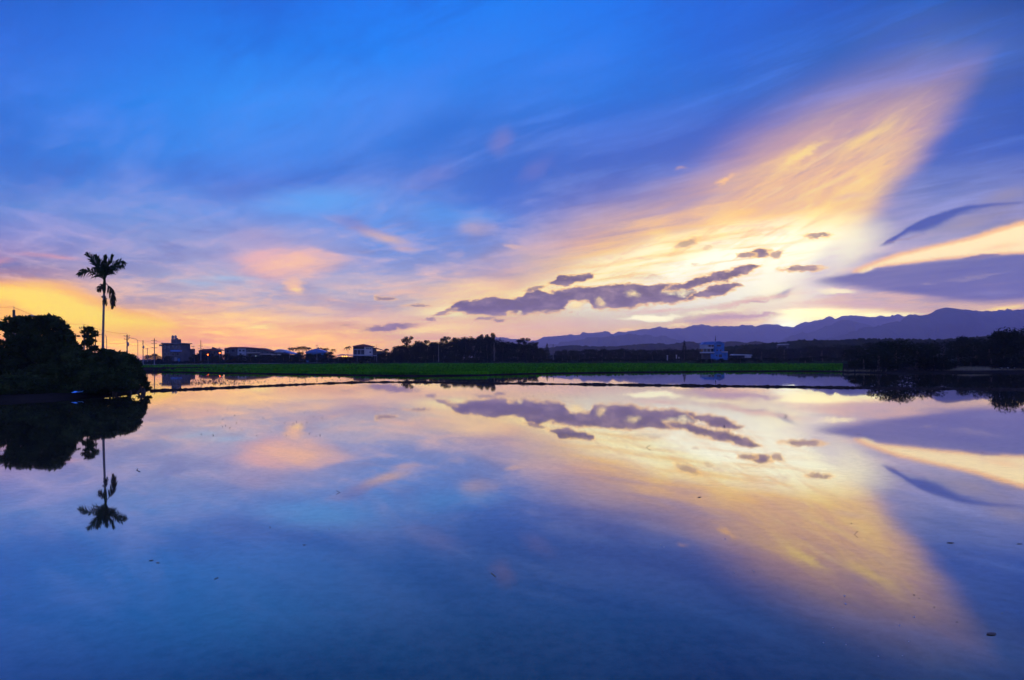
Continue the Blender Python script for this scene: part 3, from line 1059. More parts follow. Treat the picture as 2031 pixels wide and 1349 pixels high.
YFAR = lambda x: np.interp(x, [-150, 0, 80, 125], [196, 188, 147, 140])
strip('rice_field', lambda x: np.interp(x, fx, fy) + 0.8, YFAR, 0.20, 0.42, M['rice'], -75, 53)
strip('rice_field', lambda x: np.maximum(np.interp(x, fx, fy) + 0.8, x / 0.655), lambda x: np.maximum(YFAR(x), x / 0.655 + 0.5), 0.20, 0.42, M['rice'], 53.05, 94)
strip('verge', lambda x: YFAR(x) + 0.5, lambda x: np.full_like(x, 420.0), 0.42, 0.6, M['verge'], -330, 520)

bd = MB()                                                       # a narrow bund across the rice
bx = np.linspace(-120, 74, 90)
for i in range(len(bx) - 1):
    a, b = bx[i], bx[i + 1]
    ya, yb_ = 118 + 0.10 * a, 118 + 0.10 * b
    bd.add([(a, ya - 0.7, 0.2), (b, yb_ - 0.7, 0.2), (b, yb_, 0.46), (a, ya, 0.46), (b, yb_ + 0.7, 0.2), (a, ya + 0.7, 0.2)], [(0, 1, 2, 3), (3, 2, 4, 5)])
tag(bd.build('mud_dyke', M['soil']), None, None, kind='structure')

# rice plants: so many blades that only their mass can be seen
n = 52000
yb = 78 + (206 - 78) * rng.random(n) ** 1.7
xb = (rng.random(n) * 1.75 - 0.86) * yb
ed = np.interp(xb, fx, fy) + 0.5
lo_x = np.where(yb < 150, -78, -140)
ok = (yb > ed) & (xb > lo_x) & (xb < 0.655 * yb) & (yb < YFAR(xb)) & (np.abs(yb - 118 - 0.10 * xb) > 1.2)
xb, yb = xb[ok], yb[ok]
n = len(xb)
hb = (0.14 + 0.26 * rng.random(n)) * (1 + 0.35 * fbm2(xb * 0.08, yb * 0.2, 12, 3))
wb = (0.10 + 0.12 * rng.random(n)) * (yb / 110)
lean = rng.normal(0, 0.10, (n, 2))
base = np.stack([xb, yb, 0.16 + 0.22 * np.clip((yb - 78) / 128, 0, 1)], -1)
ang = rng.random(n) * math.pi
side_v = np.stack([np.cos(ang) * wb, np.sin(ang) * wb, np.zeros(n)], -1)
tip = base + np.stack([lean[:, 0], lean[:, 1], hb], -1)
v = np.concatenate([base - side_v, base + side_v, tip + side_v * 0.9, tip - side_v * 0.5 + np.array([0, 0, 0.06])], 1).reshape(-1, 3)
tag(link('rice_plants', mesh_np('rice_plants', v, np.arange(4 * n).reshape(n, 4)), M['rice']), 'dense young green rice plants in the field beyond the water', 'rice', kind='stuff')

# sparse stubble poking out of the far paddy
sv, sf = [], []
for i in range(560):
    if i >= 420:
        px, py = (rng.normal(1080, 60), rng.uniform(768, 790)) if i % 2 else (rng.uniform(380, 640), rng.uniform(785, 870))
    elif i < 300:
        px, py = rng.normal(425, 40), rng.normal(758, 3.2)
    else:
        px, py = rng.uniform(330, 700), rng.uniform(746, 764)
    p = G(px, max(min(py, 763.5), 745)) if i < 420 else G(px, py)
    for j in range(3 if i < 420 else 1):
        a, h_, r = rng.random() * 6.28, rng.uniform(0.06, 0.22) * (1 if i < 420 else 0.5), 0.022 if i < 420 else 0.014
        q = Vector((p.x + rng.normal(0, 0.05), p.y + rng.normal(0, 0.05), -0.02))
        t = Vector((rng.normal(0, 0.07), rng.normal(0, 0.07), h_))
        s_ = Vector((math.cos(a) * r, math.sin(a) * r, 0))
        b0 = len(sv)
        sv += [q - s_, q + s_, q + t]
        sf.append((b0, b0 + 1, b0 + 2))
tag(link('rice_stubble', mesh_from('rice_stubble', sv, sf), M['twig']), 'dark rice stubble poking through the far strip of water', 'stubble', kind='stuff')

# pale lane by the houses on the left
r_ = MB()
a = [P(255, 723.5, 205), P(320, 722.3, 205), P(400, 720.5, 205)]
ln = [(-230, 196), (-150, 198), (-118, 205), (-95, 222), (-82, 250)]
vs, fs = [], []
for (x, y) in ln:
    vs += [(x, y, 0.62), (x - 1, y + 7, 0.64)]
for i in range(len(ln) - 1):
    fs.append((2 * i, 2 * i + 2, 2 * i + 3, 2 * i + 1))
r_.add(vs, fs)
tag(r_.build('road', M['asphalt']), None, None, kind='structure')


# ================================================================== mountains and wooded hills
def ridge(name, prof, d, mat, amp, seed, depth=1.6, n=700, rows=16, gully=0.16, base=-2.0, xr=None, jag=0.0):
    """a range whose skyline passes through photo points prof at distance d"""
    qx = np.array([P(x, y, d).x for x, y in prof])
    qz = np.array([P(x, y, d).z for x, y in prof])
    xs = np.linspace(qx[0], qx[-1], n)
    top = np.interp(xs, qx, qz) + amp * fbm1(xs / d * 70, seed, 6, 1.0, 0.58) * np.clip(np.interp(xs, qx, qz) / 60, 0.0, 1)
    if jag:
        top = top + jag * (fbm1(xs / d * 300, seed + 3, 4, 1.0, 0.7))
    top = np.maximum(top, base + 1)
    V_ = []
    for r in range(rows + 1):                       # front slope: spurs and gullies
        t = r / rows
        gl_ = fbm2(xs / d * 22 + 0 * t, np.full(n, t * 1.6), seed + 9, 4)
        z = base + (top - base) * (1 - t) ** 1.15
        y = d - depth * (top - base) * t * (1 + 0.25 * gl_) - gully * (top - base) * gl_ * math.sin(math.pi * min(1, t * 1.3 + 0.02)) * 2
        z = z + (top - base) * 0.10 * gl_ * math.sin(math.pi * t)
        V_.append(np.stack([xs, y, np.maximum(z, base)], -1))
    back = [np.stack([xs, np.full(n, d) + 0.9 * (top - base) * t, base + (top - base) * (1 - t)], -1) for t in (1.0, 0.5)]
    V_ = np.stack(back + V_, 0)
    rws = V_.shape[0]
    idx = np.arange(rws * n).reshape(rws, n)
    q = np.stack([idx[:-1, :-1], idx[:-1, 1:], idx[1:, 1:], idx[1:, :-1]], -1).reshape(-1, 4)
    return tag(link(name, mesh_np(name, V_.reshape(-1, 3), q, True), mat), None, None, kind='structure')


ridge('mountains', [(1520, 700), (1560, 668), (1600, 645), (1640, 633), (1660, 629), (1680, 628.5), (1697, 624.5), (1720, 627), (1738, 627), (1765, 625), (1778, 623.5), (1792, 626), (1812, 628), (1850, 640), (1900, 660), (1960, 690)],
      6200, M['mountain'], 14, 1)
ridge('mountains', [(880, 702), (930, 684), (985, 668), (1010, 672), (1050, 676), (1085, 669.5), (1100, 668), (1120, 667), (1140, 664), (1180, 658.5), (1202, 657), (1215, 660), (1225, 657), (1240, 659), (1250, 656), (1262, 656), (1275, 653), (1290, 653.5),
                    (1312, 647), (1330, 652.5), (1345, 649.5), (1360, 648), (1380, 645.2), (1395, 644.2), (1410, 645), (1430, 647.5), (1455, 648.5), (1465, 648), (1475, 645), (1485, 643.5), (1497, 646), (1520, 644.7), (1545, 645), (1560, 645.5), (1570, 648.5),
                    (1590, 644), (1597, 639.3), (1615, 637.5), (1630, 634), (1638, 631), (1648, 630), (1668, 633), (1700, 641), (1760, 655), (1850, 690)],
      6900, M['mountain'], 15, 2, n=1100)
ridge('mountains', [(1480, 706), (1540, 678), (1590, 660), (1630, 650), (1650, 641), (1662, 637.5), (1680, 635), (1700, 638), (1720, 644), (1745, 652), (1790, 672), (1830, 700)],
      4900, M['mountain'], 12, 3)
ridge('mountains', [(1020, 706), (1060, 690), (1120, 678), (1180, 668), (1230, 664), (1280, 664), (1322, 669), (1345, 675), (1375, 684), (1420, 700)],
      4750, M['mountain'], 10, 5)
ridge('mountains', [(1500, 706), (1560, 690), (1610, 679), (1660, 667), (1700, 655), (1730, 646.5), (1752, 643), (1770, 640), (1786, 634), (1795, 628.5), (1806, 625.5), (1830, 627), (1850, 620), (1863, 615), (1873, 613), (1890, 615), (1910, 616), (1940, 615),
                    (1960, 615), (1975, 618), (1986, 618.5), (1998, 614.5), (2012, 616), (2031, 613.5), (2080, 609), (2150, 615), (2300, 600), (2500, 640), (2800, 690)],
      3900, M['mountain'], 10, 4, n=1000)
# forested foothills in front
ridge('hill', [(960, 708), (1010, 700), (1070, 692), (1110, 686.5), (1127, 684.6), (1150, 686), (1180, 687), (1220, 687), (1255, 684), (1290, 681.5), (1310, 681), (1325, 683.5), (1350, 679.5), (1366, 677), (1385, 680), (1420, 680), (1460, 677), (1480, 680), (1500, 676.5), (1520, 680), (1560, 682), (1640, 684), (1750, 690)],
      1500, M['hill'], 0.8, 6, n=1600, jag=1.2)
ridge('hill', [(1240, 706), (1300, 700), (1380, 692), (1450, 686), (1500, 683), (1540, 679), (1580, 676), (1620, 674), (1660, 675), (1700, 672), (1760, 671.5), (1820, 673), (1880, 672), (1940, 668), (2000, 660), (2060, 652), (2200, 640), (2500, 650), (2700, 690)],
      490, M['hill'], 0.4, 7, n=2600, jag=0.8)
#GEO1END

# ================================================================== foliage
def leaves(r, blobs, n, size, shell=0.55, aspect=0.42, flat=0.0):
    """leaf-sized diamonds through ellipsoid clumps; blobs: (x, y, z, rx, ry, rz)"""
    b = np.array(blobs, dtype=float)
    wgt = (b[:, 3] * b[:, 5]) ** 1.0
    k = r.choice(len(b), n, p=wgt / wgt.sum())
    d = r.normal(size=(n, 3))
    d /= np.linalg.norm(d, axis=1, keepdims=True)
    rad = shell + (1 - shell) * r.random(n) ** 0.6
    rad *= 1 + 0.13 * r.normal(size=n)
    c = b[k, :3] + d * rad[:, None] * b[k, 3:6]
    a = r.normal(size=(n, 3))
    a[:, 2] *= (1 - flat)
    a /= np.linalg.norm(a, axis=1, keepdims=True)
    q = r.normal(size=(n, 3))
    e = np.cross(a, q)
    e /= np.linalg.norm(e, axis=1, keepdims=True)
    s = size * (0.6 + 0.8 * r.random(n))[:, None]
    v = np.stack([c - a * s, c + e * s * aspect, c + a * s, c - e * s * aspect], 1).reshape(-1, 3)
    return v, np.arange(4 * n).reshape(n, 4)


def crown_template(name, seed, kind):
    """crown and trunk of a tree of unit height and unit width"""
    r = np.random.default_rng(seed)
    bl = []
    tr = MB()
    if kind == 'round':
        for i in range(16):
            a, h = r.random() * 6.28, r.uniform(0.30, 0.86)
            w = 0.34 * math.sqrt(max(0.05, 1 - ((h - 0.52) / 0.46) ** 2)) * r.uniform(0.5, 1.0)
            s = r.uniform(0.10, 0.19)
            bl.append((w * math.cos(a), w * math.sin(a), h, s, s, s * 0.75))
        bl.append((0, 0, 0.55, 0.3, 0.3, 0.3))
        n, sz = 2300, 0.026
    elif kind == 'open':
        for i in range(13):
            a, h = r.random() * 6.28, r.uniform(0.42, 0.92)
            w = 0.36 * r.uniform(0.25, 1.0) * (1.15 - 0.5 * h)
            s = r.uniform(0.07, 0.13)
            bl.append((w * math.cos(a), w * math.sin(a), h, s, s, s * 0.6))
            tr.tube([(0, 0, h * 0.45), (w * 0.5 * math.cos(a), w * 0.5 * math.sin(a), h * 0.75), (w * math.cos(a), w * math.sin(a), h)], [0.014, 0.009, 0.004], 5)
        n, sz = 1500, 0.024
    elif kind == 'shrub':
        for i in range(14):
            a, h = r.random() * 6.28, r.uniform(0.10, 0.80)
            w = 0.38 * math.sqrt(max(0.1, 1 - (h / 0.95) ** 2)) * r.uniform(0.4, 1.0)
            s = r.uniform(0.12, 0.20)
            bl.append((w * math.cos(a), w * math.sin(a), h, s, s, s * 0.9))
        bl.append((0, 0, 0.35, 0.36, 0.36, 0.36))
        n, sz = 2300, 0.030
    else:                                           # conifer
        for i in range(11):
            h = 0.12 + 0.08 * i
            w = 0.40 * (1.02 - h) + 0.03
            for j in range(5):
                a = j * 1.257 + i * 0.7
                bl.append((w * 0.6 * math.cos(a), w * 0.6 * math.sin(a), h, w * 0.5, w * 0.5, 0.035))
        bl.append((0, 0, 0.97, 0.03, 0.03, 0.05))
        n, sz = 2300, 0.022
    v, f = leaves(r, bl, n, sz, 0.35)
    tr.tube([(0, 0, -0.03), (0.01, 0, 0.25), (0, 0.01, 0.6), (0, 0, 0.85 if kind == 'conifer' else 0.7)], [0.035, 0.028, 0.018, 0.006], 7)
    return mesh_np(name + '_crown', v, f), mesh_from(name + '_trunk', tr.v, tr.f, True)


TPL = {}
for kind, cnt in (('round', 5), ('open', 4), ('shrub', 4), ('conifer', 1)):
    TPL[kind] = [crown_template('%s_%d' % (kind, i), 100 + 17 * i + len(kind), kind) for i in range(cnt)]
for kind in TPL:
    for cr, tr in TPL[kind]:
        cr.materials.append(M['leaf_far'])
        tr.materials.append(M['bark'])


def ground_z(d):
    return 0.42 if d > 60 else 0.3


def tree(px, top, wpx, d, kind, label, group=None, which=None, name=None, cat=None, base=None):
    p = P(px, top, d)
    gz = ground_z(d) if base is None else base
    hgt = p.z - gz
    i = random.randrange(len(TPL[kind])) if which is None else which
    cr, tr = TPL[kind][i]
    w = wpx * d / F
    nm = name or {'round': 'tree', 'open': 'tree', 'shrub': 'shrub', 'conifer': 'conifer'}[kind]
    t = root(nm, (p.x, d, gz), label, cat or nm, group, random.random() * 6.28, (w * 1.15, w * 1.15, hgt * 1.02))
    o = link('crown', cr, parent=t)
    o2 = link('trunk', tr, parent=t)
    return t


# ---- the hedge and garden trees along the far side of the rice, left of the copse
def near_what(px):
    for lim, s in ((446, 'in front of the low house with the red lamps'), (540, 'in front of the terrace of row houses'), (600, 'in front of the gabled house beside the far palms'),
                   (660, 'in front of the small blue-grey gabled house'), (745, 'in front of the villa with the red roof'), (9999, 'between the villa with the red roof and the copse')):
        if px < lim:
            return s


x = 386
while x < 800:
    top = 701 + random.uniform(-2.5, 3.5) + (2 if x > 455 and x < 540 else 0) + (3 if 660 < x < 748 else 0)
    if x > 752:
        top -= 4 + (x - 752) * 0.05
    tree(x, top, random.uniform(20, 32), 268 + random.uniform(-2, 8), random.choice(['shrub', 'shrub', 'round']), 'dark bushy hedge shrub ' + near_what(x), 'hedge shrubs along the far edge of the rice', name='shrub', cat='shrub')
    x += random.uniform(8, 13)
for px, top, w, kind, lb in ((412, 697, 40, 'round', 'broad dark tree beside the left building, under the red lamps'), (395, 700, 22, 'round', 'small dark tree at the foot of the left building'),
                             (594, 697, 20, 'round', 'small round tree left of the blue-grey gabled house'), (652, 697, 24, 'round', 'round dark tree right of the blue-grey gabled house'),
                             (562, 700, 24, 'shrub', 'low bushy tree under the gabled house beside the terrace')):
    tree(px, top, w, 262, kind, lb)

for px, top, w, lb in ((293, 703, 22, 'low dark bush left of the three-armed pole'), (308, 700, 22, 'dark bush at the foot of the three-armed pole'), (318, 705, 16, 'small dark bush at the left corner of the tall grey building'), (334, 704, 20, 'dark bush in front of the tall grey building'),
                       (386, 701, 24, 'dark bush at the right corner of the tall grey building'), (428, 706, 26, 'dark bush under the right red lamp')):
    tree(px, top, w, 243, 'shrub', lb)
# ---- the copse in the middle
for i, (px, top, w, kind, lb) in enumerate((
        (765, 689, 26, 'open', 'small thin tree on the left fringe of the copse'), (781, 690, 24, 'open', 'thin low tree just left of the tall trees of the copse'),
        (807, 666, 34, 'open', 'tall open tree, leftmost tall crown of the copse against the yellow sky'), (826, 674, 26, 'open', 'thin tree between the two leftmost tall crowns of the copse'),
        (842, 671, 28, 'open', 'open rounded tree, second tall crown from the left of the copse'), (862, 675, 28, 'open', 'low rounded crown beside the left utility pole of the copse'),
        (885, 666, 32, 'open', 'airy tree with gaps of yellow sky, left of the big hump of the copse'), (908, 668, 38, 'round', 'dense dark tree at the left shoulder of the big hump'),
        (928, 664, 40, 'round', 'dense tree in the middle of the big hump of the copse'), (948, 659.5, 40, 'open', 'highest open crown of the big hump of the copse'),
        (964, 662, 32, 'open', 'open crown just right of the highest crown of the copse'), (977, 658, 22, 'open', 'thin forked treetop at the right end of the big hump'),
        (996, 676, 42, 'round', 'lower green tree right of the big hump, before the mountains'), (1020, 674, 42, 'open', 'feathery tree in the right half of the copse'),
        (1040, 669, 42, 'open', 'feathery tree, highest of the right half of the copse'), (1058, 677, 34, 'open', 'drooping open tree near the right end of the copse'),
        (1070, 688, 26, 'round', 'low dark tree at the right end of the copse'))):
    tree(px, top, w, 285 + (i % 3) * 5, kind, lb, which=i % (4 if kind == 'open' else 5))
for px in range(788, 1075, 15):
    tops = np.interp(px, [788, 830, 900, 930, 975, 1000, 1040, 1070], [686, 677, 674, 669, 668, 680, 679, 690])
    tree(px + random.uniform(-3, 3), tops + random.uniform(-2.5, 3), 40, 278, ('shrub', 'round', 'open')[(px // 15) % 3], 'dense dark tree in the body of the copse', 'dense trees filling the copse', name='tree', cat='tree')
    tree(px + random.uniform(-6, 6), 697 + random.uniform(-3, 3), 30, 272, 'shrub', 'dense dark undergrowth shrub along the foot of the copse', 'undergrowth at the foot of the copse')
for px in range(798, 1072, 13):
    tops = np.interp(px, [788, 830, 900, 930, 975, 1000, 1040, 1070], [687, 679, 674, 668, 668, 680, 679, 690])
    tree(px + random.uniform(-4, 4), tops + random.uniform(-2, 4), 46, 292, 'round', 'dense dark tree in the body of the copse', 'dense trees filling the copse', name='tree', cat='tree')
tree(1085, 681, 21, 275, 'conifer', 'small cone-shaped tree between the copse and the lone thin pole')

# ---- the long tree line to the right
x = 1104
while x < 1700:
    top = np.interp(x, [1104, 1150, 1220, 1300, 1350, 1400, 1450, 1540, 1600, 1700], [695, 694, 692, 690, 693, 696, 693, 689, 688, 684]) + random.uniform(-3.0, 3.0)
    seg = 'between the lone pole and white gate posts' if x < 1320 else ('behind the blue house and its conifer' if x < 1450 else 'between the blue house and waterside bush')
    tree(x, top, random.uniform(26, 44), random.uniform(350, 420), random.choice(['round', 'round', 'shrub']), 'dark rounded tree in the far line ' + seg, 'trees of the long tree line', name='tree', cat='tree')
    x += random.uniform(9, 14)
x = 1100
while x < 1700:
    if not 1385 < x < 1450:
        seg = 'between the lone pole and white gate posts' if x < 1320 else ('near the blue house' if x < 1450 else 'between the blue house and waterside bush')
        tree(x, 703 + random.uniform(-3, 2.5) + (-5 if x > 1560 else 0), random.uniform(24, 40), random.uniform(300, 345), 'shrub', 'low dark bush below the far tree line ' + seg, 'bushes at the foot of the tree line', name='shrub', cat='shrub')
    x += random.uniform(13, 20)
x = 300
while x < 1700:
    tree(x, np.interp(x, [300, 700, 1000, 1500, 1700], [716, 712.5, 712, 711, 706]) + random.uniform(-2.0, 1.5), random.uniform(18, 34), random.uniform(215, 250) if x < 1300 else random.uniform(170, 230), 'shrub',
         'low scrubby weed clump on the dark verge behind the rice', 'weed clumps along the verge behind the rice', name='weed_clump', cat='weed clump')
    x += random.uniform(13, 24)
for px, top, w, d, lb in ((1555, 685, 56, 330, 'big dark round tree under the pale roof on the hillside'), (1510, 690, 44, 330, 'dark round tree right of the low shed'), (1630, 684, 60, 300, 'broad dark tree left of the big waterside bush'),
                          (1675, 681, 60, 280, 'tall dark tree just behind the left side of the big waterside bush')):
    tree(px, top, w, d, 'round', lb)
tree(1357, 675, 19, 300, 'conifer', 'tall narrow dark conifer left of the blue house')
tree(1419, 666.5, 9, 322, 'conifer', 'thin dark conifer rising behind the roof of the blue house')

# ---- waterside trees on the right
for px, top, w, d, kind, i, lb in (
        (1712, 703, 56, 84, 'shrub', 0, 'low bush at the left foot of the big waterside bush'), (1742, 683, 76, 86, 'shrub', 1, 'left dome of the big dark waterside bush'),
        (1775, 671, 92, 88, 'shrub', 2, 'tallest middle dome of the big dark waterside bush'), (1818, 676, 88, 87, 'shrub', 3, 'right dome of the big dark waterside bush'),
        (1852, 692, 70, 85, 'shrub', 0, 'sloping bush on the right flank of the big waterside bush'), (1872, 714, 36, 83, 'shrub', 1, 'lowest bush at the right end of the big waterside bush'),
        (1702, 684, 60, 150, 'round', 0, 'dark tree behind the left shoulder of the big waterside bush'), (1745, 678, 64, 160, 'round', 2, 'dark tree peeping over the left dome of the waterside bush'),
        (1835, 674, 66, 165, 'round', 3, 'dark tree behind the right dome of the waterside bush'), (1872, 673, 60, 160, 'round', 4, 'dark tree above the right flank of the waterside bush'),
        (1932, 669, 60, 150, 'round', 2, 'dark tree behind the group left of the right edge'), (1975, 662, 66, 150, 'round', 1, 'tall dark tree behind the pair at the right edge'), (2008, 650, 70, 140, 'round', 0, 'high dark tree behind the tallest right-edge tree'),
        (1905, 664, 52, 130, 'round', 1, 'round-topped tree standing above the gap with the small green field'), (1900, 690, 56, 100, 'shrub', 2, 'dark bush right of the small green gap'),
        (1935, 676, 74, 104, 'round', 3, 'dark tree between the green gap and the tall right-hand trees'), (1962, 668, 70, 100, 'round', 0, 'dark tree left of the tall trees at the right edge'),
        (1992, 656, 74, 96, 'round', 2, 'tall dark tree second from the right edge'), (2024, 646, 84, 92, 'round', 4, 'tallest dark tree at the right edge'),
        (2066, 640, 96, 90, 'round', 1, 'tall dark tree cut off by the right edge'), (1925, 706, 60, 92, 'shrub', 3, 'low dark bush behind the dry grass on the right bank'),
        (1965, 702, 66, 90, 'shrub', 0, 'dark bush behind the pale litter on the right bank'), (2005, 700, 70, 88, 'shrub', 1, 'dark leafy bush at the foot of the tallest right-hand tree'), (2050, 698, 80, 86, 'shrub', 2, 'dark bush at the right edge near the water')):
    tree(px, top, w, d, kind, lb, which=i, base=0.25)


# ================================================================== the near trees and bushes on the left bank
def bush(name, blobs, n, size, label, cat, mat='leaf', stems=3, shell=0.6, ground=0.25):
    """blobs: (px, py, d, rx, ry in photo pixels)"""
    bl = []
    for px, py, d, rx, ry in blobs:
        p = P(px, py, d)
        bl.append((p.x, p.y, p.z, rx * d / F, rx * d / F * 0.9, ry * d / F))
    b = np.array(bl)
    c0 = Vector((float(b[:, 0].mean()), float(b[:, 1].mean()), ground))
    r = np.random.default_rng(len(label) * 7 + n)
    v, f = leaves(r, bl, n, size, shell, 0.45)
    v[:, 2] = np.maximum(v[:, 2], 0.12 + 0.2 * r.random(len(v)))
    v -= np.array(c0)
    t = root(name, c0, label, cat)
    link('crown', mesh_np(name + '_crown', v, f), M[mat], t)
    tr = MB()
    for i in range(stems):
        q = bl[int(r.integers(len(bl)))]
        e = Vector(q[:3]) - c0
        s0 = Vector((r.normal(0, 0.15), r.normal(0, 0.1), -0.3))
        tr.tube([s0, s0.lerp(e, 0.4) + Vector((0.05, 0, 0.2)), e], [0.09, 0.06, 0.02], 7)
    link('trunk', mesh_from(name + '_trunk', tr.v, tr.f, True), M['bark'], t)
    return t


def clumps(prof, base, n, seed, d0=43.0, rmin=8, rmax=19):
    """leaf clumps filling the space under an uneven outline given in photo pixels"""
    r = random.Random(seed)
    xs = [p[0] for p in prof]
    ys = [p[1] for p in prof]
    out = []
    for i in range(n):
        x = r.uniform(xs[0], xs[-1])
        top = float(np.interp(x, xs, ys))
        q = r.random() ** 1.35
        rx = r.uniform(rmin, rmax) * (0.75 + 0.7 * q)
        ry = rx * r.uniform(0.55, 0.85)
        y = top + ry * 0.8 + r.uniform(-3, 5) + (base - top - 2 * ry) * q
        out.append((x, y, d0 - 3.2 * q + r.uniform(-0.6, 0.6), rx, ry))
    return out


bush('tree', clumps([(-130, 668), (-60, 640), (-30, 650), (-8, 646), (6, 640), (18, 644), (34, 633), (50, 632), (60, 640), (66, 652)], 772, 95, 1),
     34000, 0.15, 'broad dark tree at the left edge beneath the utility pole', 'tree', 'leaf_dark', 5)
bush('tree', clumps([(52, 640), (62, 634), (74, 637), (86, 630), (98, 631), (108, 640), (118, 635), (128, 646), (133, 660), (140, 668), (150, 686)], 772, 80, 2),
     30000, 0.14, 'rounded dark tree between the left-edge tree and the palm, with a lobed top', 'tree', 'leaf_dark', 5)
bush('vine', [(-41.6, 642.6, 43, 8.6, 3.9), (-46.1, 653.4, 43, 12.6, 6.4), (-8.4, 643.3, 43, 9.1, 4.2), (-14.6, 651.6, 43, 9.1, 6.8), (6.0, 641.8, 43, 10.2, 4.0), (1.3, 649.8, 43, 11.7, 6.6), (16.3, 633.5, 43, 9.4, 5.2), (14.1, 643.1, 43, 10.4, 4.3), (30.6, 636.2, 43, 9.2, 4.3), (33.7, 643.4, 43, 12.4, 6.5), (42.1, 630.5, 43, 9.4, 4.6), (37.3, 638.8, 43, 12.1, 4.1), (53.3, 630.8, 43, 8.1, 4.8), (55.6, 638.1, 43, 13.0, 4.6), (65.5, 631.2, 43, 9.5, 4.2), (64.0, 643.5, 43, 9.6, 5.7), (80.4, 630.6, 43, 7.2, 4.1), (81.7, 642.7, 43, 9.2, 5.0), (86.1, 629.8, 43, 7.2, 5.2), (93.5, 641.7, 43, 11.7, 6.9), (97.1, 628.7, 43, 10.9, 5.4), (98.7, 641.7, 43, 11.1, 6.5), (110.8, 631.1, 42.3, 8.8, 3.8), (110.3, 644.8, 42.3, 9.7, 4.0), (119.3, 638.0, 42.3, 10.1, 4.4), (119.1, 646.6, 42.3, 12.9, 5.3), (128.2, 647.4, 42.3, 7.2, 3.9), (132.5, 656.9, 42.3, 8.2, 5.5), (134.5, 663.0, 42.3, 7.5, 4.8), (139.8, 668.5, 42.3, 12.9, 5.4), (140.5, 671.5, 42.3, 7.1, 4.6), (138.5, 683.3, 42.3, 12.2, 5.5), (147.2, 680.5, 42.3, 8.0, 4.0), (146.2, 693.2, 42.3, 8.7, 4.2)],
     1900, 0.19, 'ragged leafy vine tangle along the top of the left trees', 'vine', 'leaf', 6, 0.1)
bush('sapling', [(176, 652, 42, 9, 5), (168, 659, 42, 8, 4), (184, 658, 42, 9, 4), (190, 664, 42, 5, 4), (176, 667, 42, 10, 6), (180, 676, 42, 9, 6), (172, 681, 42, 10, 7), (184, 690, 42, 9, 7)],
     1100, 0.13, 'slender leafy sapling sticking up just left of the palm', 'sapling', 'leaf', 4, 0.3)
bush('shrub', clumps([(128, 690), (150, 683), (165, 687), (180, 694), (196, 700)], 776, 46, 3, 41.5), 17000, 0.13, 'dense dark shrub below the sapling left of the palm', 'shrub', 'leaf', 3)
bush('shrub', clumps([(188, 700), (200, 692), (214, 691), (230, 697), (244, 699), (252, 706)], 775, 46, 4, 41.2), 17000, 0.13, 'dense dark shrub around the foot of the palm', 'shrub', 'leaf', 3)
bush('shrub', [(252, 714, 41, 16, 11), (264, 724, 41, 14, 10), (250, 742, 41, 24, 18), (272, 742, 41.3, 14, 11), (240, 764, 40.5, 20, 12)], 8500, 0.12, 'dark leafy bush sloping down to the water right of the palm', 'shrub', 'leaf', 3, 0.5)
bush('shrub', [(281, 752, 41.6, 10, 9), (288, 762, 41.8, 8, 6), (270, 758, 41.5, 10, 6), (292, 769, 42, 7, 3), (280, 771, 42, 8, 3)], 1100, 0.12, 'sparse leafy twigs of the last bush at the water, pink water showing through', 'shrub', 'leaf', 5, 0.2)
bush('shrub', [(px_, 778 + 1.6 * math.sin(px_) - max(0, px_ - 60) * 0.03, 36.3 + 0.012 * px_, 17, 5) for px_ in range(-70, 240, 17)],
     9000, 0.09, 'ragged low weeds hanging over the edge of the left mud bank', 'shrub', 'leaf_dark', 1, 0.2, 0.12)
bush('shrub', [(60, 762, 38.5, 70, 18), (0, 768, 38, 60, 18), (-60, 772, 38, 60, 22), (110, 768, 38.5, 40, 13), (165, 770, 39, 40, 10)], 17000, 0.12, 'low leafy fringe along the mud bank below the left trees', 'shrub', 'leaf', 2)

# ================================================================== the palm
pl = P(203.5, 712, 43.8)
palm = root('palm_tree', (pl.x, 43.8, 0.2), 'tall slender palm with a windblown crown standing above the left bushes', 'palm tree')


def PL(px, py, dd=0.0):
    return P(px, py, 43.8 + dd) - Vector((pl.x, 43.8, 0.2))


t = MB()
cpts = [Vector((0.03, 0, -0.4))] + [PL(x, y) for x, y in ((203.6, 740), (203.9, 700), (204.5, 660), (205.2, 630), (206, 600), (206.6, 580))]
t.tube(cpts, [0.12, 0.105, 0.092, 0.085, 0.08, 0.077, 0.078], 12)
for i in range(46):                                   # leaf-scar rings
    q = i / 46
    p = cpts[1].lerp(cpts[-1], q)
    k = min(int(q * 5), 4)
    p = cpts[1 + k].lerp(cpts[2 + k], q * 5 - k)
    rr = 0.107 - 0.028 * q
    t.tube([p, p + Vector((0, 0, 0.03))], [rr, rr], 12)
t.build('trunk', M['palm_bark'], palm, True)
t = MB()
t.tube([PL(206.6, 582), PL(206.8, 574), PL(207.1, 564), PL(207.4, 556), PL(207.8, 550)], [0.085, 0.12, 0.115, 0.09, 0.05], 12)
t.build('crownshaft', M['palm'], palm, True)


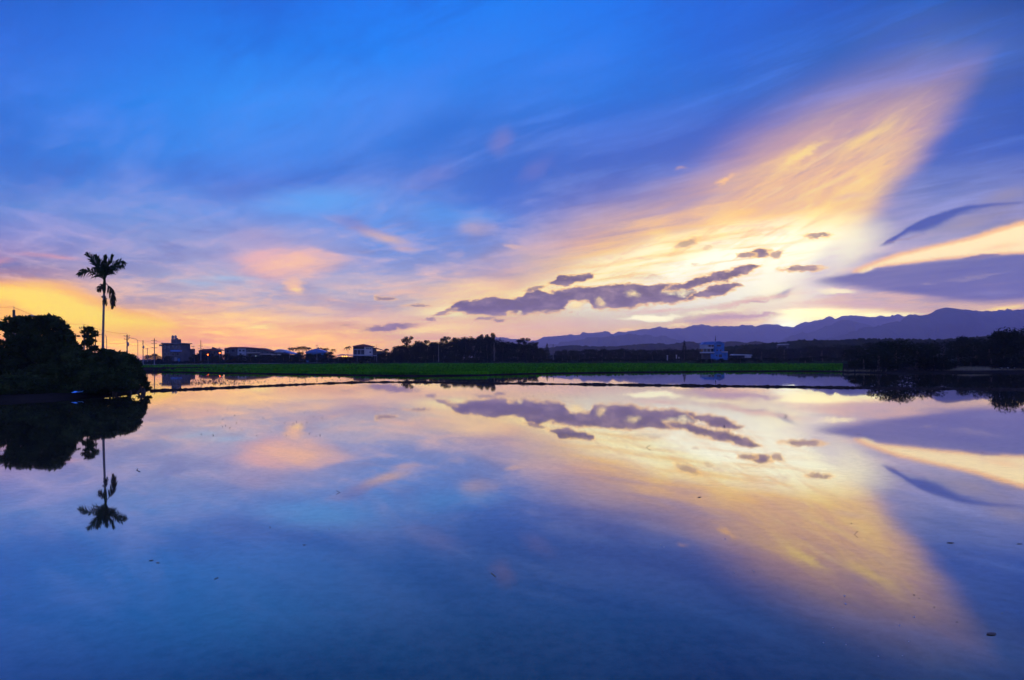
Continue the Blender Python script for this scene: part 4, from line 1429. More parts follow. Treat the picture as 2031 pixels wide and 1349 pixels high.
def frond(parent, name, pix, mat, n=26, ll=0.62, depth=(0, 0), up=0.35, droop=0.25, seed=0, wid=0.055, splay=0.9, taper=0.35, zside=0.0):
    """pix: photo points of the rachis; leaflets on both sides of it"""
    r = np.random.default_rng(seed)
    K = [PL(x, y, depth[0] + (depth[1] - depth[0]) * i / (len(pix) - 1)) for i, (x, y) in enumerate(pix)]
    seg = [0.0]
    for a, b in zip(K[:-1], K[1:]):
        seg.append(seg[-1] + (b - a).length)

    def at(s):
        s *= seg[-1]
        for i in range(len(K) - 1):
            if s <= seg[i + 1] or i == len(K) - 2:
                q = (s - seg[i]) / (seg[i + 1] - seg[i])
                return K[i].lerp(K[i + 1], q), (K[i + 1] - K[i]).normalized()

    m = MB()
    P_ = [at(i / 12)[0] for i in range(13)]
    m.tube(P_, [0.035 - 0.029 * i / 12 for i in range(13)], 6)
    for i in range(n):
        s = 0.16 + 0.84 * (i + 0.5) / n
        p, tg = at(s)
        side = tg.cross(Vector((0, 1, 0))).normalized()
        dep = Vector((0, 1, 0))
        prof = math.sin(math.pi * min(1, 0.22 + 0.70 * s)) ** 0.6 * (1 - taper * s * s)
        for sg in (-1, 1):
            L_ = ll * prof * r.uniform(0.8, 1.12)
            mixd = r.uniform(-0.75, 0.75)
            dr = (tg * (0.55 + 0.5 * s) + side * sg * splay * (1 - 0.35 * abs(mixd)) + dep * mixd * 0.7 + Vector((0, 0, up + zside * sg))).normalized()
            mid = p + dr * L_ * 0.5
            tip = p + dr * L_ + Vector((0, 0, -droop * L_ * r.uniform(0.5, 1.4)))
            wv = dr.cross(Vector((r.normal(0, 0.5), 1, r.normal(0, 0.4)))).normalized() * wid * r.uniform(0.7, 1.2)
            m.add([p - wv * 0.5, p + wv * 0.5, mid + wv, tip, mid - wv], [(0, 1, 2, 3, 4)])
    return m.build(name, mat, parent)


frond(palm, 'frond', [(207.4, 556), (199, 538), (188, 519), (178, 508), (170, 504)], M['palm'], 24, 0.92, (0, 0.3), 0.45, 0.12, 1)
frond(palm, 'frond', [(207.4, 555), (203, 538), (196, 519), (190, 507)], M['palm'], 22, 0.84, (0, -0.5), 0.5, 0.10, 2)
frond(palm, 'frond', [(207.6, 555), (208.5, 536), (209, 519), (209.5, 508)], M['palm'], 22, 0.78, (0, 0.4), 0.6, 0.05, 3, splay=0.6)
frond(palm, 'frond', [(207.6, 555), (213, 535), (219, 516), (224, 506)], M['palm'], 20, 0.72, (0, -0.4), 0.5, 0.05, 4, splay=0.55)
frond(palm, 'frond', [(207.6, 555), (216, 538), (228, 523), (240, 518), (249, 523)], M['palm'], 26, 0.78, (0, 0.3), 0.15, 0.35, 5)
frond(palm, 'frond', [(207.6, 555), (214, 541), (226, 530), (238, 526), (246, 530)], M['palm'], 22, 0.64, (0, -0.9), 0.1, 0.4, 9)
frond(palm, 'frond', [(207.2, 556), (198, 548), (186, 540), (173, 536), (163, 539), (154, 545)], M['palm'], 26, 0.72, (0, -0.2), 0.10, 0.50, 6)
frond(palm, 'frond', [(207.2, 556), (201, 545), (194, 533), (189, 527)], M['palm'], 26, 0.45, (0, 1.1), 0.3, 0.25, 8)
frond(palm, 'frond', [(207.4, 556), (207, 540), (205, 526), (203, 518)], M['palm'], 28, 0.50, (0, -1.0), 0.4, 0.2, 10)
frond(palm, 'dead_frond', [(208, 560), (214, 566), (220, 576), (224, 590), (224, 604), (222, 611)], M['dry_frond'], 34, 0.62, (0, -0.2), -0.55, 0.25, 7, splay=0.85)
frond(palm, 'dead_frond', [(206.5, 562), (202, 566), (197, 571), (195, 578)], M['dry_frond'], 40, 0.42, (0, 0.2), -0.1, 0.4, 12, wid=0.03, splay=1.0)
m_ = MB()
rr = np.random.default_rng(3)
for j in range(16):                                    # hanging bunch of nuts
    x0, z0 = rr.normal(0, 1.6), rr.uniform(0, 20)
    q = PL(205.5 + x0 + (3.0 if j > 9 else 0), 588 + z0 * 0.8, rr.normal(0, 0.08))
    m_.tube([q, q + Vector((0, 0, 0.04)), q + Vector((0, 0, 0.09)), q + Vector((0, 0, 0.13))], [0.02, 0.06, 0.06, 0.015], 7)
for j in range(9):
    q = PL(206, 584)
    e = PL(203.5 + j * 1.2, 604 + rr.uniform(-3, 6), rr.normal(0, 0.08))
    m_.tube([q, q.lerp(e, 0.5) + Vector((0.02, 0, 0.04)), e], [0.02, 0.015, 0.03], 5)
m_.build('nut_bunch', M['dry_frond'], palm)


# small palms beyond the houses
def small_palm_mesh(seed):
    r = np.random.default_rng(seed)
    cr, tr = MB(), MB()
    tr.tube([(0, 0, 0), (0.006, 0, 0.4), (0, 0, 0.80)], [0.014, 0.011, 0.010], 6)
    for i in range(9):
        a = i * 0.7 + r.uniform(-0.3, 0.3)
        e = r.uniform(-0.2, 1.1)
        L_ = 0.22
        pts = [Vector((0, 0, 0.80)) + Vector((math.cos(a) * math.cos(e) * L_ * s, math.sin(a) * math.cos(e) * L_ * s, math.sin(e) * L_ * s - 0.14 * s * s)) for s in (0, 0.35, 0.7, 1.0)]
        cr.tube(pts, [0.008, 0.006, 0.004, 0.002], 4)
        for k in range(12):
            s = 0.2 + 0.8 * k / 11
            p = pts[0].lerp(pts[-1], s) + Vector((0, 0, 0.05 * math.sin(s * 3.14)))
            for sg in (-1, 1):
                sd_ = Vector((-math.sin(a), math.cos(a), 0)) * sg
                t_ = p + (sd_ * 0.7 + (pts[-1] - pts[0]).normalized() * 0.6).normalized() * 0.085 + Vector((0, 0, -0.035))
                cr.add([p, p + Vector((0, 0, 0.014)), t_], [(0, 1, 2)])
    return mesh_from('small_palm_crown', cr.v, cr.f), mesh_from('small_palm_trunk', tr.v, tr.f, True)


SP = [small_palm_mesh(s) for s in (1, 2, 3)]
for a, b in SP:
    a.materials.append(M['palm'])
    b.materials.append(M['bark'])
for i, (px, top, lb) in enumerate(((577, 687, 'leftmost of the far palms, beside the thin pole'), (582, 686, 'second far palm from the thin pole'), (589, 687, 'far palm in the left half of the cluster, leaning'),
                                   (594, 685, 'far palm in the middle of the cluster'), (601, 683.5, 'tallest far palm of the cluster'), (606, 686, 'far palm right of the tallest one'),
                                   (613, 687, 'rightmost palm of the cluster left of the blue-grey gabled house'), (634, 686.5, 'far palm rising behind the blue-grey gabled house roof'), (643, 689, 'left of two small palms right of the blue-grey gabled house'),
                                   (648, 688, 'right of two small palms right of the blue-grey gabled house'), (661.5, 690, 'small lone palm halfway to the red-roofed villa'), (690, 684, 'lone palm just left of the red-roofed villa'))):
    p = P(px, top, 330)
    hgt = p.z - 0.45
    t_ = root('palm_tree', (p.x, 330, 0.45), lb, 'palm tree', 'far palms beyond the houses', i * 1.3, (hgt * 1.05,) * 3)
    t_.rotation_euler = (0, random.uniform(-0.05, 0.05), i * 1.3)
    link('crown', SP[i % 3][0], parent=t_)
    link('trunk', SP[i % 3][1], parent=t_)


# ================================================================== poles, lamps and wires
def pole(px, top, d, label, arms=(), r=0.13, mat='concrete', gz=0.4, tip=0.0, name='utility_pole', extra=None):
    p = P(px, top, d)
    t = root(name, (p.x, d, gz), label, 'utility pole')
    h = p.z - gz
    m = MB()
    m.tube([(0, 0, -0.3), (0, 0, h * 0.5), (0, 0, h)], [r * 1.25, r * 1.1, r * 0.9], 10)
    m.build('shaft', M[mat], t, True)
    for dz, hw in arms:
        a = MB()
        a.box(-hw, hw, -0.18, -0.10, h - dz - 0.06, h - dz + 0.06)
        ao = a.build('crossarm', M['wood'], t)
        for s in ((-0.92, 0.92) if hw < 0.8 else (-0.92, -0.45, 0.45, 0.92)):
            i_ = MB()
            i_.tube([(s * hw, -0.14, h - dz + 0.06), (s * hw, -0.14, h - dz + 0.14), (s * hw, -0.14, h - dz + 0.26), (s * hw, -0.14, h - dz + 0.32)], [0.03, 0.07, 0.06, 0.02], 7)
            i_.build('insulator', M['steel'], ao)
    if tip:
        a = MB()
        a.tube([(0, 0, h), (0, 0, h + tip)], [0.03, 0.02], 6)
        a.build('lightning_rod', M['steel'], t)
    if extra == 'can':
        a = MB()
        a.tube([(0.28, -0.1, h - 3.0), (0.28, -0.1, h - 2.9), (0.28, -0.1, h - 2.1), (0.28, -0.1, h - 2.0)], [0.2, 0.27, 0.27, 0.15], 10)
        a.build('transformer', M['steel'], t, True)
    return t, Vector((p.x, d - 0.14, gz + h))


_, k0 = pole(27.5, 615, 66, 'stout utility pole with a crossarm above the trees at the left edge', ((1.0, 0.85),), 0.15, tip=0.55)
_, k1 = pole(166.5, 646, 98, 'utility pole half hidden behind the sapling left of the palm', ((0.5, 0.8),), 0.12, tip=0.4)
_, k2 = pole(252, 664, 132, 'utility pole with two crossarms beside the curved street lamp', ((0.35, 0.75), (1.2, 0.6)), 0.14, tip=0.5, extra='can')
_, k3 = pole(283.6, 675, 185, 'thin leaning-topped utility pole between the curved lamp and the three-armed pole', ((2.6, 0.35),), 0.13, extra='can')
_, k4 = pole(306, 671.5, 195, 'utility pole with three crossarms left of the tall grey building', ((0.9, 1.1), (2.0, 1.1), (3.6, 1.3)), 0.15, tip=0.4)
_, k5 = pole(292.2, 690, 230, 'short distant utility pole between two taller poles', ((0.5, 0.9),), 0.12)
_, k6 = pole(398.3, 675.5, 235, 'utility pole with crossarms right of the tall grey building', ((2.6, 1.0), (3.9, 1.4)), 0.13, tip=0.3)
_, k7 = pole(435, 689.5, 262, 'pole with a transformer beside the right red lamp', ((0.4, 1.0),), 0.13, extra='can')
pole(383, 686, 255, 'thin pole with a short crossarm on the right side of the tall grey building', ((0.4, 0.8),), 0.07, 'steel')
pole(574, 685.5, 265, 'very thin pole beside the leftmost far palms', (), 0.07, 'steel')
pole(628.4, 684, 262, 'thin pole in front of the blue-grey gabled house', ((0.4, 0.5),), 0.10)
pole(747, 682, 262, 'thin mast right of the red-roofed villa', (), 0.07, 'steel')
pole(870, 682, 266, 'pale concrete pole in front of the left part of the copse', (), 0.14)
pole(980, 679, 266, 'pale concrete pole in front of the right end of the big hump of the copse', (), 0.16)
pole(1097, 682.5, 266, 'lone thin pole standing right of the copse and its cone-shaped tree', (), 0.16)
pole(1890, 679, 150, 'thin pale pole above the green gap between the waterside trees', (), 0.10, 'steel')


def street_lamp(px, top, d, dirx, reach, label, gz=0.4):
    p = P(px, top, d)
    t = root('street_lamp', (p.x, d, gz), label, 'street lamp')
    h = p.z - gz
    m = MB()
    m.tube([(0, 0, -0.3), (0, 0, 0.6 * h), (0, 0, h - 1.2)], [0.11, 0.085, 0.07], 9)
    m.build('shaft', M['steel'], t, True)
    a = MB()
    a.tube([(0, 0, h - 1.25), (dirx * reach * 0.10, 0, h - 0.6), (dirx * reach * 0.32, 0, h - 0.2), (dirx * reach * 0.62, 0, h - 0.03), (dirx * reach, 0, h)], [0.065, 0.06, 0.055, 0.05, 0.045], 8)
    ao = a.build('arm', M['steel'], t, True)
    b = MB()
    x0, x1 = dirx * reach * 0.97, dirx * (reach + 0.75)
    b.tube([(x0, 0, h), (x0 * 0.6 + x1 * 0.4, 0, h + 0.02), (x1, 0, h + 0.03)], [0.07, 0.13, 0.06], 8)
    b.build('lamp_head', M['steel'], ao, True)
    return t


street_lamp(273.3, 670.5, 172, -1, 2.6, 'street lamp with a long curved arm beside the left utility poles')
street_lamp(211.6, 664, 140, -1, 0.9, 'street lamp with a short curved arm just right of the palm trunk')
street_lamp(90, 626.5, 62, -1, 1.4, 'street lamp arm reaching out above the lobed left tree')


def wire(a, b, sag, label, r=0.022, group='power lines on the left'):
    m = MB()
    o = a.lerp(b, 0.5)
    m.tube([a.lerp(b, i / 24) - Vector((0, 0, sag * 4 * (i / 24) * (1 - i / 24))) - o for i in range(25)], r, 5)
    w_ = m.build('power_line', M['wire'], None)
    w_.location = o
    return tag(w_, label, 'power line', group)


Z = Vector((0, 0, 1))
off = P(-150, 592, 52)
wire(off, k0 + Z * 0.4, 0.35, 'highest power line running off the left edge from the stout pole', 0.016)
wire(off - Z * 1.5, k0 - Z * 0.95 + Vector((-0.7, 0, 0)), 0.45, 'middle power line running off the left edge from the stout pole', 0.016)
wire(off - Z * 2.2, k0 - Z * 1.7, 0.45, 'lowest power line running off the left edge from the stout pole', 0.02)
wire(k0 + Z * 0.4, k1 + Z * 0.3, 0.7, 'upper power line from the stout pole to the pole behind the sapling', 0.02)
wire(k0 - Z * 1.7, k1 - Z * 1.9, 0.9, 'lower power line from the stout pole to the pole behind the sapling', 0.02)
wire(k1 + Z * 0.3, k2 + Z * 0.3, 0.5, 'upper power line passing the palm to the pole by the curved lamp', 0.026)
wire(k1 - Z * 1.9, k2 - Z * 2.1, 0.8, 'lower power line passing the palm to the pole by the curved lamp', 0.026)
wire(k2 - Z * 0.4, k4 - Z * 0.7, 0.8, 'upper power line from the curved lamp to the three-armed pole', 0.028)
wire(k2 - Z * 2.1, k3 - Z * 1.2, 0.8, 'lower power line from the curved lamp to the thin pole', 0.028)
wire(k3 - Z * 0.3, k4 - Z * 3.4, 0.6, 'power line dipping from the thin pole to the three-armed pole', 0.03)
wire(k4 - Z * 0.7, k6 - Z * 2.4, 1.0, 'power line over the roof of the tall grey building', 0.03)
wire(k6 - Z * 2.4, k7 - Z * 0.2, 0.6, 'power line above the red lamps', 0.03)


# ================================================================== houses
class HB(MB):
    """builds in photo-plane rectangles at a distance, local to a house root"""

    def __init__(self, t):
        super().__init__()
        self.o = Vector(t.location)

    def rect(self, x0, x1, y0, y1, d, depth):
        a, b = P((x0 + x1) / 2, y0, d), P((x0 + x1) / 2, y1, d)
        xa, xb = P(x0, 700, d).x, P(x1, 700, d).x
        return self.box(xa - self.o.x, xb - self.o.x, d - self.o.y, d + depth - self.o.y, b.z - self.o.z, a.z - self.o.z)

    def poly(self, pts, d, depth):
        w_ = [P(x, y, d) - self.o for x, y in pts]
        return self.prism([(p.x, p.z) for p in w_], d - self.o.y, d + depth - self.o.y)


def house(name, px, d, label, cat='house', gz=0.45):
    return root(name, (P(px, 700, d).x, d, gz), label, cat)


def one(t, name, mat, rects, d, depth, parent=None):
    out = []
    for rc in rects:
        h = HB(t)
        h.rect(*rc, d, depth)
        out.append(h.build(name, M[mat], parent or t))
    return out


def windows(t, rects, d, frame='steel'):
    for rc in rects:
        h = HB(t)
        h.rect(*rc, d - 0.06, 0.05)
        wo_ = h.build('window', M['dark'], t)
        f_ = HB(t)
        x0, x1, y0, y1 = rc
        e = 0.28
        f_.rect(x0 - e, x1 + e, y0 - e, y0, d - 0.10, 0.09).rect(x0 - e, x1 + e, y1, y1 + e, d - 0.10, 0.09).rect(x0 - e, x0, y0, y1, d - 0.10, 0.09).rect(x1, x1 + e, y0, y1, d - 0.10, 0.09)
        f_.build('frame', M[frame], wo_)


# tall grey building on the left
D = 250
t = house('building', 348, D, 'tall grey flat-roofed building with water tanks on top, left of the red lamps', 'building')
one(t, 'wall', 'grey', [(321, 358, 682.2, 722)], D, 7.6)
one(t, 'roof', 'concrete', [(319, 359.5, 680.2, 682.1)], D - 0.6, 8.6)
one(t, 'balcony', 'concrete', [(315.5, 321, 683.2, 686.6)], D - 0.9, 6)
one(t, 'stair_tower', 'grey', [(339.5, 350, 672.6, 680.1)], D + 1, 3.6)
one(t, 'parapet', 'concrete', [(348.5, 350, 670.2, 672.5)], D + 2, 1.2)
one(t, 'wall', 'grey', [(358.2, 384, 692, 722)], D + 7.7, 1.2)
one(t, 'awning', 'blue_roof', [(338, 357, 694.2, 697.6)], D - 1.6, 1.5)
one(t, 'door', 'steel', [(346, 351, 709, 720)], D - 0.08, 0.07)
one(t, 'door', 'blue', [(352, 357, 711, 720)], D - 0.08, 0.07)
windows(t, [(324, 329, 687, 692), (332, 337, 687, 692), (341, 346, 686, 691.5), (350, 355, 686, 691.5), (324, 329, 699, 704.5), (332, 337, 699, 704.5), (341, 346, 700, 705), (350, 355, 700, 705), (324, 330, 710, 716)], D)
for sx in (341.0, 346.6):
    p = P(sx + 1.6, 672.4, D + 4) - Vector(t.location)
    q = MB()
    q.tube([p, p + Z * 0.1, p + Z * 1.55, p + Z * 1.85], [0.50, 0.55, 0.55, 0.15], 14)
    q.build('water_tank', M['steel'], t, True)

# low house by the red lamps
D = 272
t = house('house', 415, D, 'low dark house with clutter on its roof behind the red lamps')
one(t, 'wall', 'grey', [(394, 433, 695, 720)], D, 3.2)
h = HB(t)
h.poly([(392, 695.5), (404, 692.2), (428, 691.6), (436, 694.5), (436, 695.6)], D - 0.8, 4.5)
h.build('roof', M['red_roof'], t)
one(t, 'chimney', 'grey', [(420, 422.4, 688.6, 692.0), (423.4, 426.4, 690, 692.0)], D + 3, 1.5)
windows(t, [(400, 405, 699, 703), (423, 428, 698, 702)], D)

# terrace of row houses
D = 275
for (x0, x1, wall, rpts, lb, win, bal) in (
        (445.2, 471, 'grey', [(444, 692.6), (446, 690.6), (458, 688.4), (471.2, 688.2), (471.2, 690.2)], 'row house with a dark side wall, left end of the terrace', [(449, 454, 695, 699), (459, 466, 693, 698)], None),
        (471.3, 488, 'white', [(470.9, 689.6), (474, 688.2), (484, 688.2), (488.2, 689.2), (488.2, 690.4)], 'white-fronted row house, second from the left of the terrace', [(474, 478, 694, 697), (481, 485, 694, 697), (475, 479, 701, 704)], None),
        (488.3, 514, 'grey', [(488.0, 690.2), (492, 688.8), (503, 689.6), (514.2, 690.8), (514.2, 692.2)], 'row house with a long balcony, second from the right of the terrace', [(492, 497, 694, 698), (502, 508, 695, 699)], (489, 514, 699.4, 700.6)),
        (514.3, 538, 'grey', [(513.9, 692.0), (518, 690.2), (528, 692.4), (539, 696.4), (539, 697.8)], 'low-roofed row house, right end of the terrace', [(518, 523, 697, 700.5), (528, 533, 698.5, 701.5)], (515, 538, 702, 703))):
    t = house('row_house', (x0 + x1) / 2, D, lb, 'row house')
    h = HB(t)
    h.poly([(x0, 720), (x0, rpts[0][1] - 0.2), (x1, rpts[-1][1] - 0.2), (x1, 720)], D, 3.2)
    h.build('wall', M[wall], t)
    h = HB(t)
    h.poly(rpts, D - 0.8, 4.5)
    h.build('roof', M['red_roof'], t)
    windows(t, win, D)
    if bal:
        one(t, 'balcony', 'cream', [bal], D - 1.2, 1.1)
one(t, 'wall', 'cream', [(538.3, 556, 702, 714)], D - 2, 0.25)
pl_ = root('wall_lamp', P(507.5, 706.5, D - 0.6), 'small white lamp glowing on the front of the terrace', 'lamp')
q = MB()
q.tube([(0, 0, -0.25), (0, 0, -0.1), (0, 0, 0.1), (0, 0, 0.25)], [0.1, 0.22, 0.22, 0.1], 8)
q.build('bulb', emitter('cool_lamp', (0.55, 0.8, 1.0), 0.9), pl_, True)

# gabled houses
D = 282
t = house('house', 553, D, 'grey gabled house between the terrace and the far palms')
one(t, 'wall', 'grey', [(540, 570, 698, 720)], D, 3.2)
h = HB(t)
h.poly([(537.5, 698.4), (545, 694.6), (553, 692.6), (562, 694.2), (573, 698.6), (573, 699.2), (537.5, 699.2)], D - 0.8, 4.5)
h.build('roof', M['grey_roof'], t)
windows(t, [(545, 550, 701, 704), (558, 563, 701, 704)], D)
t = house('shed', 576, D - 4, 'low shed with a pale blue sloping roof below the far palms', 'shed')
one(t, 'wall', 'grey', [(563, 587, 704, 718)], D - 4, 6)
h = HB(t)
h.poly([(561, 698.6), (566, 697), (588, 703.2), (588, 704.4)], D - 4.6, 7)
h.build('roof', M['blue_roof'], t)
t = house('house', 625, D, 'small blue-grey gabled house behind the thin pole')
one(t, 'wall', 'blue', [(607, 644, 698.4, 720)], D, 3.2)
h = HB(t)
h.poly([(604, 698.6), (612, 695.4), (625, 691.6), (637, 694.6), (647, 698.4), (647, 699.4), (604, 699.4)], D - 0.8, 4.5)
h.build('roof', M['blue_roof'], t)
windows(t, [(613, 618, 701, 704.5), (632, 637, 701, 704.5)], D)

# villa with the red roof
D = 272
t = house('house', 720, D, 'two-storey villa with a red roof and pale side wall, its balconies facing the water')
one(t, 'wall', 'grey', [(700.3, 722.4, 687.4, 720)], D + 1.5, 2)
one(t, 'wall', 'cream', [(722.5, 738.6, 687.4, 720)], D, 3)
one(t, 'wall', 'grey', [(738.7, 744.5, 690.5, 720)], D + 1, 2)
h = HB(t)
h.poly([(698.6, 686.4), (709, 684.4), (720, 682.6), (730, 684.8), (739.8, 687), (739.8, 687.9), (698.6, 687.3)], D - 0.9, 4.6)
h.build('roof', M['red_roof'], t)
h = HB(t)
h.poly([(741.5, 690.0), (744, 689.4), (760, 695.0), (760, 695.9), (741.5, 690.9)], D, 3.2)
h.build('roof', M['red_roof'], t)
bo = one(t, 'balcony', 'white', [(699.8, 722.2, 692.6, 694.2), (699.8, 722.2, 703.2, 704.2)], D - 0.4, 1.8)
for sx in (701, 708, 715):
    one(t, 'pillar', 'white', [(sx, sx + 0.7, 694.3, 703.1)], D - 0.2, 0.3)
windows(t, [(726.5, 728.4, 690.4, 692.2), (729.4, 731.2, 690.4, 692.2), (733.4, 735.4, 690.8, 692.6), (733, 736, 697.4, 700)], D)
one(t, 'wall', 'grey', [(745, 759, 696.2, 716)], D + 2, 6)
D = 266
t = house('canopy', 706, D, 'long low white canopy roof at the foot of the red-roofed villa', 'canopy')
h = HB(t)
h.poly([(668, 704.6), (676, 702.6), (700, 703.6), (744, 704.4), (744, 705.9), (668, 705.6)], D, 5)
h.build('roof', M['white'], t)
for sx in (671, 690, 708, 726, 742):
    one(t, 'post', 'steel', [(sx, sx + 0.4, 706, 720)], D + 0.3, 0.12)
for sx, lb in ((679.5, 'left of the three orange lamps under the white canopy'), (683.6, 'middle one of the three orange lamps under the white canopy'), (687.6, 'right of the three orange lamps under the white canopy')):
    l_ = root('lamp', P(sx, 706.9, D - 0.4), lb, 'lamp', 'orange lamps under the white canopy')
    q = MB()
    q.tube([(0, 0, -0.22), (0, 0, -0.12), (0, 0, 0.10), (0, 0, 0.20)], [0.12, 0.26, 0.26, 0.1], 9)
    q.build('bulb', M['lamp_warm'], l_, True)

# the two red lamps on posts
for px, py, d, lb in ((412.3, 703.6, 245, 'left red signal lamp glowing below the low dark house'), (436, 700.2, 248, 'right red signal lamp glowing beside the transformer pole')):
    p = P(px, py, d)
    t = root('signal_lamp', (p.x, d, 0.45), lb, 'signal lamp', 'red signal lamps by the road')
    q = MB()
    q.tube([(0, 0.12, -0.3), (0, 0.12, p.z - 0.45 + 0.35)], [0.07, 0.06], 8)
    q.build('post', M['steel'], t)
    q = MB()
    q.box(-0.28, 0.28, -0.05, 0.08, p.z - 0.45 - 0.34, p.z - 0.45 + 0.34)
    ho = q.build('housing', M['dark'], t)
    q = MB()
    q.tube([(0, -0.25, p.z - 0.45), (0, -0.15, p.z - 0.45), (0, -0.052, p.z - 0.45)], [0.17, 0.26, 0.27], 14)
    q.build('lens', M['signal_red'], ho, True)

# the blue house on the right
D = 300
t = house('house', 1415, D, 'three-storey house with white balconies and a bright blue wing beside the tall conifer')
one(t, 'wall', 'white', [(1391.5, 1416.9, 683.6, 691.8)], D, 3)
one(t, 'wall', 'dark', [(1393, 1416.9, 691.9, 697.8)], D + 1.6, 1.5)
one(t, 'balcony', 'white', [(1390.6, 1416.9, 697.9, 700.6)], D - 0.6, 2.2)
one(t, 'wall', 'grey', [(1393, 1416.9, 700.7, 716)], D + 1.6, 1.5)
h = HB(t)
h.poly([(1417, 716), (1417, 681.4), (1421, 678.6), (1427, 677.6), (1432, 679.2), (1436.6, 682), (1436.6, 716)], D - 0.6, 3.6)
h.build('wall', M['blue'], t)
h = HB(t)
h.poly([(1390.6, 683.5), (1398, 678.4), (1417, 677.4), (1417, 679.6), (1417, 683.5)], D - 0.5, 3.6)
h.build('roof', M['blue_roof'], t)
h = HB(t)
h.poly([(1416.2, 681.4), (1421, 677.8), (1427, 676.6), (1432, 678.4), (1437.6, 681.8), (1437.6, 682.6), (1432, 679.3), (1427, 677.7), (1421, 678.7), (1416.2, 682.2)], D - 1.0, 4.6)
h.build('roof', M['blue_roof'], t)
one(t, 'wall', 'blue', [(1436.7, 1443.4, 697.4, 716)], D + 0.4, 2.4)
one(t, 'balcony', 'white', [(1432, 1443.8, 696.8, 699.2)], D - 1.4, 0.7)
for sx in (1395, 1402, 1409):
    one(t, 'pillar', 'white', [(sx, sx + 0.6, 691.9, 697.8)], D + 0.2, 0.25)
windows(t, [(1405.5, 1410, 684.8, 687.6), (1411.6, 1415.6, 684.8, 687.6)], D, 'red_roof')
windows(t, [(1421, 1424, 693.4, 696.4), (1428, 1431, 693.4, 696.4), (1420, 1423, 704, 708), (1426, 1432, 703, 708.6), (1422, 1430, 684.4, 687.2)], D - 0.6)
st = HB(t)
for k in range(7):
    st.rect(1419 - 1.9 * k + 3, 1421 - 1.9 * k + 3, 707.5 - 1.0 * k, 716, D - 1.9, 1.2)
st.build('stairs', M['blue'], t)
D = 305
t = house('shed', 1473, D, 'low shed with a grey roof and one white wall right of the blue house', 'shed')
one(t, 'wall', 'grey', [(1455, 1477, 705, 714)], D, 2)
one(t, 'wall', 'white', [(1477.2, 1490, 704.8, 710)], D - 0.2, 2.2)
h = HB(t)
h.poly([(1452, 704), (1456, 702.4), (1489, 703.2), (1493, 704.6), (1493, 705), (1452, 704.9)], D - 0.8, 3.5)
h.build('roof', M['grey_roof'], t)
windows(t, [(1460, 1464, 706.5, 709), (1468, 1472, 706.5, 709)], D)
for px, y0, y1, lb in ((1324, 704.6, 716, 'left white gate post beside the dark conifer'), (1342, 703.8, 717, 'taller white gate post left of the conifer'), (1346.8, 708, 716, 'short pale post just right of the taller gate post')):
    t = root('gate_post', (P(px, 700, 280).x, 280, 0.45), lb, 'gate post', 'white gate posts left of the conifer')
    one(t, 'shaft', 'white', [(px - 0.9, px + 0.9, y0 + 0.8, y1)], 280, 0.5)
    one(t, 'cap', 'white', [(px - 1.3, px + 1.3, y0, y0 + 0.78)], 279.9, 0.7)
D = 452
zb = P(1554, 690, D).z
t = root('shed', (P(1554, 690, D).x, D, zb), 'long pale roof half buried in trees on the wooded hillside', 'shed')
h = HB(t)
h.poly([(1543, 683.8), (1546, 682.3), (1563, 681.9), (1566, 683.0), (1566, 683.4), (1543, 684.3)], D, 2)
h.build('roof', M['white'], t)
one(t, 'wall', 'grey', [(1545, 1564, 684.4, 700)], D + 0.5, 4)
one(t, 'post', 'grey', [(1553, 1554, 684.4, 700), (1563.2, 1564, 684.2, 700)], D + 0.2, 0.25)

# ================================================================== bank details
for px, py, sx, lb, sd_ in ((148, 778.6, 0.15, 'left scrap of blue plastic lying on the mud bank', 1), (160, 777.4, 0.17, 'right scrap of blue plastic lying on the mud bank', 2)):
    p = G(px, py + 1.5, 0.30)
    r = np.random.default_rng(sd_)
    vs, fs = [], []
    for i in range(6):
        for j in range(4):
            vs.append(((i / 5 - 0.5) * 2 * sx + r.normal(0, 0.02), (j / 3 - 0.5) * 0.3, 0.02 + 0.05 * max(0, r.normal(0.5, 0.4)) + 0.03 * j))
    for i in range(5):
        for j in range(3):
            fs.append((i * 4 + j, (i + 1) * 4 + j, (i + 1) * 4 + j + 1, i * 4 + j + 1))
    tag(link('plastic_scrap', mesh_from('plastic_scrap', vs, fs, True), M['plastic'], loc=p), lb, 'plastic scrap', 'blue plastic scraps')
for i, (px, lb) in enumerate(((1987, 'leftmost pale scrap of litter on the right bank'), (1999, 'middle pale scrap of litter on the right bank'), (2007, 'larger pale scrap of litter on the right bank'), (2013, 'rightmost pale scrap of litter on the right bank'))):
    p = P(px, 736, 92)
    m_ = MB()
    r = np.random.default_rng(i + 50)
    w_ = r.uniform(0.15, 0.32)
    m_.add([(-w_, 0, 0), (w_, 0.05, 0.02), (w_ * 0.8, 0.2, 0.14), (-w_ * 0.7, 0.15, 0.10), (0, 0.1, 0.16)], [(0, 1, 2, 4), (0, 4, 3)])
    tag(m_.build('litter', M['pale'], None), lb, 'litter', 'pale scraps of litter on the right bank').location = (p.x, p.y, 0.33)
gv, gf = [], []
r = np.random.default_rng(77)
